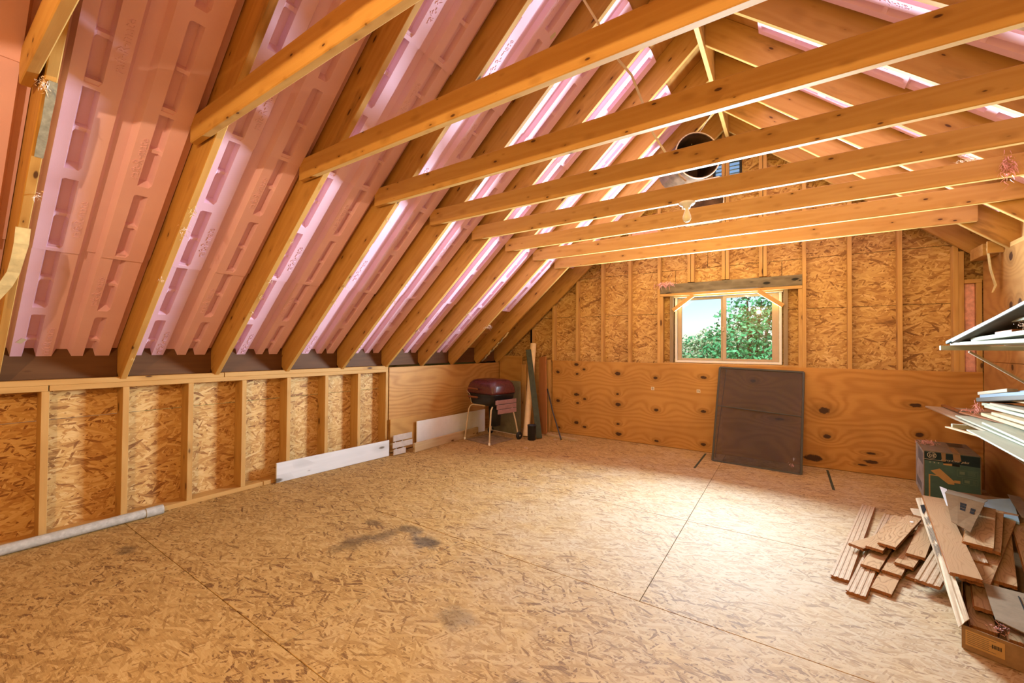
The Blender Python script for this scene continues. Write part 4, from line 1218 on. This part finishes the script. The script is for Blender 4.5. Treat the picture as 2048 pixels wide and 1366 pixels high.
text('lettering', 'Carry-Cool', .0235, M['print'], FR @ Matrix.Translation((.107, -.066, .0016)), bx, .0002, 'LEFT', .2)
text('lettering', 'plus', .026, M['print'], FR @ Matrix.Translation((.229, -.068, .0016)), bx, .0002, 'LEFT', .5)
front('tape', [(.108, -.001), (.113, .072), (.135, .072), (.136, -.001)], M['tape'], .0022)
front('tape', [(.178, -.001), (.183, .056), (.228, .056), (.222, -.001)], M['tape'], .0022)
front('handle_slot', [(.121, .081), (.121, .101), (.219, .104), (.219, .084)], M['cardblack'], .0016)
front('slot_flap', [(.121, .089), (.121, .101), (.174, .103), (.174, .084)], M['printtan'], .0020)
for k in range(3):
    ic = obj('icon', mesh('ring', *(lambda n: ([(.040 + .026 * k + r * math.cos(2 * math.pi * q / n), -.092 + r * math.sin(2 * math.pi * q / n), 0) for r in (.009, .0075) for q in range(n)], [(q, (q + 1) % n, n + (q + 1) % n, n + q) for q in range(n)]))(16)), M['ltteal'], FR @ Matrix.Translation((0, 0, .0012)), bx)
    front('symbol', [(.036 + .026 * k, .089), (.040 + .026 * k, .0965), (.044 + .026 * k, .088)], M['print'], .0014, ic)
front('picture', [(.043, .166), (.099, .138), (.186, .232), (.186, .262), (.150, .262)], M['printtan'], .0012)
front('picture_frame', [(.031, .198), (.031, .40), (.040, .40), (.040, .207), (.12, .207), (.12, .198)], M['printtan'], .0014)
front('picture_frame', [(.186, .222), (.186, .245), (.222, .245), (.222, .222)], M['printtan'], .0014)
for (x0, x1, y0, y1) in ((.204, .322, .128, .180), (.232, .322, .196, .242)):
    for pts_ in ([(x0, y0), (x0, y0 + .0015), (x1, y0 + .0015), (x1, y0)], [(x0, y1), (x0, y1 + .0015), (x1, y1 + .0015), (x1, y1)], [(x0, y0), (x0, y1), (x0 + .0015, y1), (x0 + .0015, y0)], [(x1, y0), (x1, y1), (x1 + .0015, y1), (x1 + .0015, y0)]):
        front('print_line', pts_, M['ltteal'], .0012)
    for k in range(4):
        front('print_line', [(x0 + .062, y0 + .008 + .009 * k), (x0 + .062, y0 + .010 + .009 * k), (x1 - .008 - .006 * (k % 2), y0 + .010 + .009 * k), (x1 - .008 - .006 * (k % 2), y0 + .008 + .009 * k)], M['ltteal'], .0012)
    front('print_badge', [(x0 + .014, y0 + .012), (x0 + .014, y0 + .036), (x0 + .044, y0 + .036), (x0 + .044, y0 + .012)], M['ltteal'], .0012)
LS = B @ Matrix(((0, 0, -1, 0), (-1, 0, 0, BD), (0, 1, 0, BH), (0, 0, 0, 1)))
obj('side_print', boxmesh(BD - .006, .0004, BH - .006, 0), M['boxside'], B @ Matrix(((0, 1, 0, -.0006), (1, 0, 0, .003), (0, 0, 1, BH / 2), (0, 0, 0, 1))), bx)
for k, (z0, z1) in enumerate(((.30, .41), (.05, .12))):
    obj('side_picture', boxmesh(BD * .6, .0004, z1 - z0, 0), M['bluegrey'], B @ Matrix(((0, 1, 0, -.0012), (1, 0, 0, .03 + .1 * k), (0, 0, 1, (z0 + z1) / 2), (0, 0, 0, 1))), bx)
obj('lid_flap', boxmesh(BW - .01, BD * .49, .004, .001), M['cardgrey'], B @ Matrix.Translation((.005, BD * .25, BH + .003)), bx)
obj('lid_flap', boxmesh(BW - .01, BD * .49, .004, .001), M['cardgrey'], B @ Matrix.Translation((.005, BD * .75, BH + .003)), bx)
obj('tape', boxmesh(BW * .12, BD * .5, .0008, 0), M['tape'], B @ Matrix.Translation((.182, BD * .26, BH + .0056)), bx)
obj('tape', boxmesh(BW * .30, BD * .34, .0008, 0), M['frame'], B @ Matrix.Translation((.20, BD * .78, BH + .0058)), bx)
thing(tuft('insulation_tuft', (1.09, 5.42, BH + .028), (.085, .07, .02), M['insul'], 81, n=40, droop=(0, 0, 0)), 'pink insulation tuft lying on top of the appliance carton', 'insulation')

# ------------------------------------------------------------------ heap of hardwood flooring and its opened carton
def plankmesh(L, w, t=.019, top='oak'):
    h = t / 2
    sec = [(-w / 2, h), (w / 2, h), (w / 2, .002), (w / 2 + .005, .0015), (w / 2 + .005, -.003), (w / 2, -.0035), (w / 2, -h)]
    for gx_ in (w * .28, 0, -w * .28):
        sec += [(gx_ + .007, -h), (gx_ + .005, -h + .003), (gx_ - .005, -h + .003), (gx_ - .007, -h)]
    sec += [(-w / 2, -h), (-w / 2, -.0035), (-w / 2 + .006, -.003), (-w / 2 + .006, .0015), (-w / 2, .002)]
    n_ = len(sec)
    vs = [(0, y, z) for y, z in sec] + [(L, y, z) for y, z in sec]
    fs = [tuple(range(n_))[::-1], tuple(range(n_, 2 * n_))] + [(i, n_ + i, n_ + (i + 1) % n_, (i + 1) % n_) for i in range(n_)]
    me = bpy.data.meshes.new('plank')
    me.from_pydata(vs, [], fs)
    bm = bmesh.new(); bm.from_mesh(me); bmesh.ops.recalc_face_normals(bm, faces=bm.faces); bm.to_mesh(me); bm.free()
    for m_ in (M[top], M['oakedge'], M['oakback']): me.materials.append(m_)
    for p in me.polygons:
        c = p.center
        p.material_index = 0 if p.normal.z > .9 and c.z > h * .8 else 2 if p.normal.z < -.4 and abs(p.normal.x) < .5 and c.z < -.001 and abs(c.y) < w / 2 - .001 else 1
    return me
GF = 'planks in the flooring heap'
def plank(a, b, L, w, label, flip=False, roll=0.0, top='oak'):
    a, b = Vector(a), Vector(b)
    m_, d = frame(a, b)
    if flip: m_ = m_ @ Matrix.Rotation(math.pi, 4, 'X')
    if roll: m_ = m_ @ Matrix.Rotation(roll, 4, 'X')
    o = bpy.data.objects.new('flooring_plank', plankmesh(L or d, w, top=top))
    COL.objects.link(o)
    place(o, m_)
    return thing(o, label, 'plank', GF)
plank((.243, 3.036, .0100), (.558, 4.566, .0100), None, .083, 'long raw pale plank lying face down on the floor, outermost of the heap', True)
plank((.298, 2.889, .0100), (.676, 4.410, .0100), None, .083, 'greyish grooved plank face down with its end nearest the open floor', True)
plank((.417, 2.995, .0100), (.69, 3.90, .0100), .95, .085, 'wood-grain plank on the floor beside the grooved greyish plank end')
plank((.402, 3.240, .0305), (.62, 3.95, .0305), .72, .083, 'short brown plank end resting over the grooved greyish plank')
plank((.496, 3.225, .0300), (.73, 3.98, .0305), .72, .083, 'plank end with a pale light patch between two brown plank ends')
plank((.362, 3.472, .0520), (.76, 4.06, .0520), .66, .083, 'plank jutting out sideways with its corner over the raw pale plank')
plank((.448, 3.440, .0725), (.700, 4.195, .0730), .80, .083, 'narrow-grained plank just under the topmost cathedral-grain plank')
pk = plank((.513, 3.482, .0940), (.766, 4.180, .0945), .74, .083, 'topmost plank of the heap with bold cathedral grain and a white knot')
obj('white_knot', polyplate([(.018 * math.cos(a_ / 10 * 2 * math.pi) * (1 + .2 * math.sin(a_ * 3)), .010 * math.sin(a_ / 10 * 2 * math.pi)) for a_ in range(10)], .0006), M['porcelain'], wm(pk) @ Matrix.Translation((.60, -.012, .0098)), pk)
plank((.640, 3.462, .0725), (.83, 4.12, .0730), .66, .083, 'brown plank half hidden beneath the cream carton flap')
plank((.565, 3.330, .0510), (.80, 4.00, .0515), .60, .083, 'plank end tucked low under the topmost cathedral-grain plank')
plank((.590, 3.262, .0105), (.72, 3.52, .0105), .30, .060, 'short broken plank piece lying on the floor in the gap of the heap')
plank((.628, 3.155, .0480), (.77, 3.52, .085), .56, .100, 'upturned plank with deep machined grooves beside the cream carton flap', True)
plank((.757, 3.075, .1605), (.907, 4.375, .2105), None, .114, 'long plain brown plank lying along the cream carton flap', top='oakplain')
plank((.9125, 3.507, .1925), (1.146, 4.302, .2125), None, .118, 'wavy-grained plank highest at the side wall end of the heap')
plank((.945, 3.525, .1720), (1.195, 4.345, .1920), None, .118, 'plank right under the wavy-grained plank, showing only its edge')
plank((.803, 3.140, .1180), (1.304, 4.450, .1600), None, .105, 'slanting plank crossing beside the wavy-grained plank')
plank((.935, 3.268, .0950), (1.200, 4.240, .1360), None, .105, 'plank with a pale shiny patch next to the slanting plank')
plank((1.055, 3.13, .0950), (1.33, 4.30, .1350), None, .105, 'plank nearest the side wall at the edge of the heap')
plank((.878, 3.395, .1390), (.965, 4.05, .1640), None, .085, 'whitish grooved plank face down beneath the long plain brown plank', True)
plank((.80, 2.93, .075), (.97, 3.72, .085), None, .100, 'dark plank low in the open flooring carton')
plank((.86, 2.78, .030), (1.08, 3.9, .030), None, .083, 'brown plank on the bottom of the open flooring carton')
plank((.75, 2.82, .030), (.96, 3.9, .030), None, .083, 'plank along the inside wall of the open flooring carton')

ct = thing(empty('flooring_carton', (.642, 2.668, 0)), 'opened brown flooring carton holding planks, its label facing the open floor', 'carton')
A0 = Vector((.642, 2.668, .003)); vv_ = Vector((.928, -.372, 0)); uu = Vector((.235, .972, 0))
H_ = .105
def cw(name, p, q, h=H_, z0=.003, mat=None):
    return quadplate(name, [p + Vector((0, 0, z0 - p.z)), q + Vector((0, 0, z0 - q.z)), q + Vector((0, 0, h - q.z)), p + Vector((0, 0, h - p.z))], .004, mat or M['card'], ct)
E0, E1 = A0 + vv_ * .50, A0 + uu * 1.62
quadplate('base', [A0, E0, E0 + uu * 1.62, E1], .004, M['card'], ct)
nw = cw('end_wall', A0, E0)
cw('side_wall', A0 + uu * .004, E1)
cw('end_wall', E1, E1 + vv_ * .5)
cw('side_wall', E0, E0 + uu * 1.62)
st = quadplate('side_flap', [(.617, 2.599, .118), (.674, 2.698, .122), (.872, 4.385, .205), (.798, 4.302, .205)], .004, M['cream'], ct, sub=6, rough=.0025, seed=4)
# printing on the cream flap: rows of small type
fa, fb, fc, fd_ = Vector((.617, 2.599, .122)), Vector((.674, 2.698, .126)), Vector((.872, 4.385, .209)), Vector((.798, 4.302, .209))
def onflap(u, w): return (fa.lerp(fd_, u)).lerp(fb.lerp(fc, u), w) + Vector((0, 0, .0035))
for r_ in range(7):
    for (u0, u1) in ((.40, .50), (.51, .66), (.68, .76)):
        w0 = .18 + r_ * .095
        p, q = onflap(u0 + .01 * (r_ % 3), w0), onflap(u1 - .008 * (r_ % 2), w0)
        beam('print_line', p, q, .0022, .0004, M['ink'], st, bev=0)
for k in range(5):
    beam('print_bar', onflap(.80 + .01 * k, .22 + .1 * k), onflap(.90, .25 + .11 * k), .007, .0004, M['cardblack'], st, bev=0)
# shipping label on the end wall
lm = Matrix(((vv_.x, 0, -vv_.y * -1, 0), (vv_.y, 0, -vv_.x, 0), (0, 1, 0, 0), (0, 0, 0, 1)))
outn = Vector((-.372, -.928, 0))
def onwall(s_, z): return A0 + vv_ * s_ + outn * .0045 + Vector((0, 0, z))
lab = quadplate('label', [onwall(.012, .022), onwall(.125, .022), onwall(.125, .088), onwall(.012, .088)], .0005, M['printtan'], ct)
for k in range(7):
    z_ = .080 - .008 * k
    beam('print_line', onwall(.016, z_) + outn * .001, onwall(.016 + (.065 if k % 3 else .085), z_) + outn * .001, .0004, .0018, M['ink'], lab, bev=0)
for k in range(10):
    p = onwall(.090 + .0028 * k, .050) + outn * .001
    beam('bar_code', p, p + Vector((0, 0, .016)), .0014 if k % 3 else .0022, .0004, M['cardblack'], lab, up=outn, bev=0)
fl4 = quadplate('top_flap', [(.772, 2.765, .118), (1.12, 2.47, .112), (1.36, 3.02, .128), (.835, 3.14, .126)], .004, M['cardgrey'], ct, sub=4, rough=.002, seed=9)
for k in range(3):
    a_ = Vector((.93 + .016 * k, 3.06 - .008 * k, .1325)); b_ = Vector((.885 + .022 * k, 2.80 - .012 * k, .1275))
    beam('print_line', a_, b_, .005, .0006, M['cardblack'], fl4, bev=0)
thing(quadplate('carton_lid', [(.855, 3.725, .245), (.905, 3.60, .236), (1.105, 4.12, .287), (.93, 4.18, .305)], .004, M['cardlid'], sub=3, rough=.002, seed=3), 'brown carton lid with black stamped marks propped behind the planks', 'cardboard', 'carton scraps behind the heap')
lid_ = bpy.data.objects['carton_lid']
for k, (u0, u1) in enumerate(((.52, .60), (.61, .70), (.71, .79))):
    p0, p1 = Vector((.855, 3.725, .2505)).lerp(Vector((.93, 4.18, .3105)), u0), Vector((.855, 3.725, .2505)).lerp(Vector((.93, 4.18, .3105)), u1)
    q0, q1 = Vector((.905, 3.60, .2415)).lerp(Vector((1.105, 4.12, .2925)), u0), Vector((.905, 3.60, .2415)).lerp(Vector((1.105, 4.12, .2925)), u1)
    quadplate('stamp', [p0.lerp(q0, .40), p1.lerp(q1, .40), p1.lerp(q1, .58), p0.lerp(q0, .58)], .0006, M['cardblack'], lid_)
    if k < 2: quadplate('stamp', [p0.lerp(q0, .72), p1.lerp(q1, .72), p1.lerp(q1, .86), p0.lerp(q0, .86)], .0006, M['cardblack'], lid_)
thing(quadplate('cardboard_sheet', [(.93, 4.20, .302), (1.105, 4.14, .284), (1.175, 4.33, .262), (1.00, 4.43, .275)], .004, M['cardgrey'], sub=3, rough=.002, seed=5), 'bent greyish cardboard end leaning on the appliance carton', 'cardboard', 'carton scraps behind the heap')
thing(quadplate('white_strip', [(.900, 4.02, .262), (.925, 3.98, .258), (.985, 4.40, .285), (.955, 4.43, .290)], .003, M['white'], sub=2, rough=.001), 'thin white strip sticking up beside the stamped carton lid', 'strip')
thing(quadplate('foam_sheet', [(1.18, 4.40, .150), (1.30, 4.25, .150), (1.46, 4.90, .150), (1.26, 4.72, .150)], .018, M['louver'], sub=2, rough=.003), 'pale bluish foam sheet lying behind the flooring planks', 'foam sheet')
thing(quadplate('cardboard_flap', [(1.34, 4.35, .172), (1.40, 4.33, .172), (1.52, 4.95, .172), (1.46, 4.98, .172)], .004, M['cardgrey'], sub=2, rough=.002), 'narrow grey cardboard flap lying on the bluish foam sheet', 'cardboard')
thing(block('low_crate', 1.16, 1.50, 4.30, 4.95, 0.001, .148, M['card'], None, 'Y'), 'low flat carton under the bluish foam sheet by the wall', 'box')
thing(tuft('insulation_tuft', (.80, 2.80, .075), (.05, .05, .04), M['insul'], 91, n=30, droop=(0, 0, 0)), 'orange-pink fibre tuft inside the open flooring carton', 'insulation')
thing(quadplate('paper_scrap', [(.77, 4.22, .10), (.86, 4.20, .11), (.87, 4.34, .12), (.78, 4.36, .11)], .002, M['cream'], sub=2, rough=.006), 'crumpled cream paper beside the far end of the carton flap', 'paper')
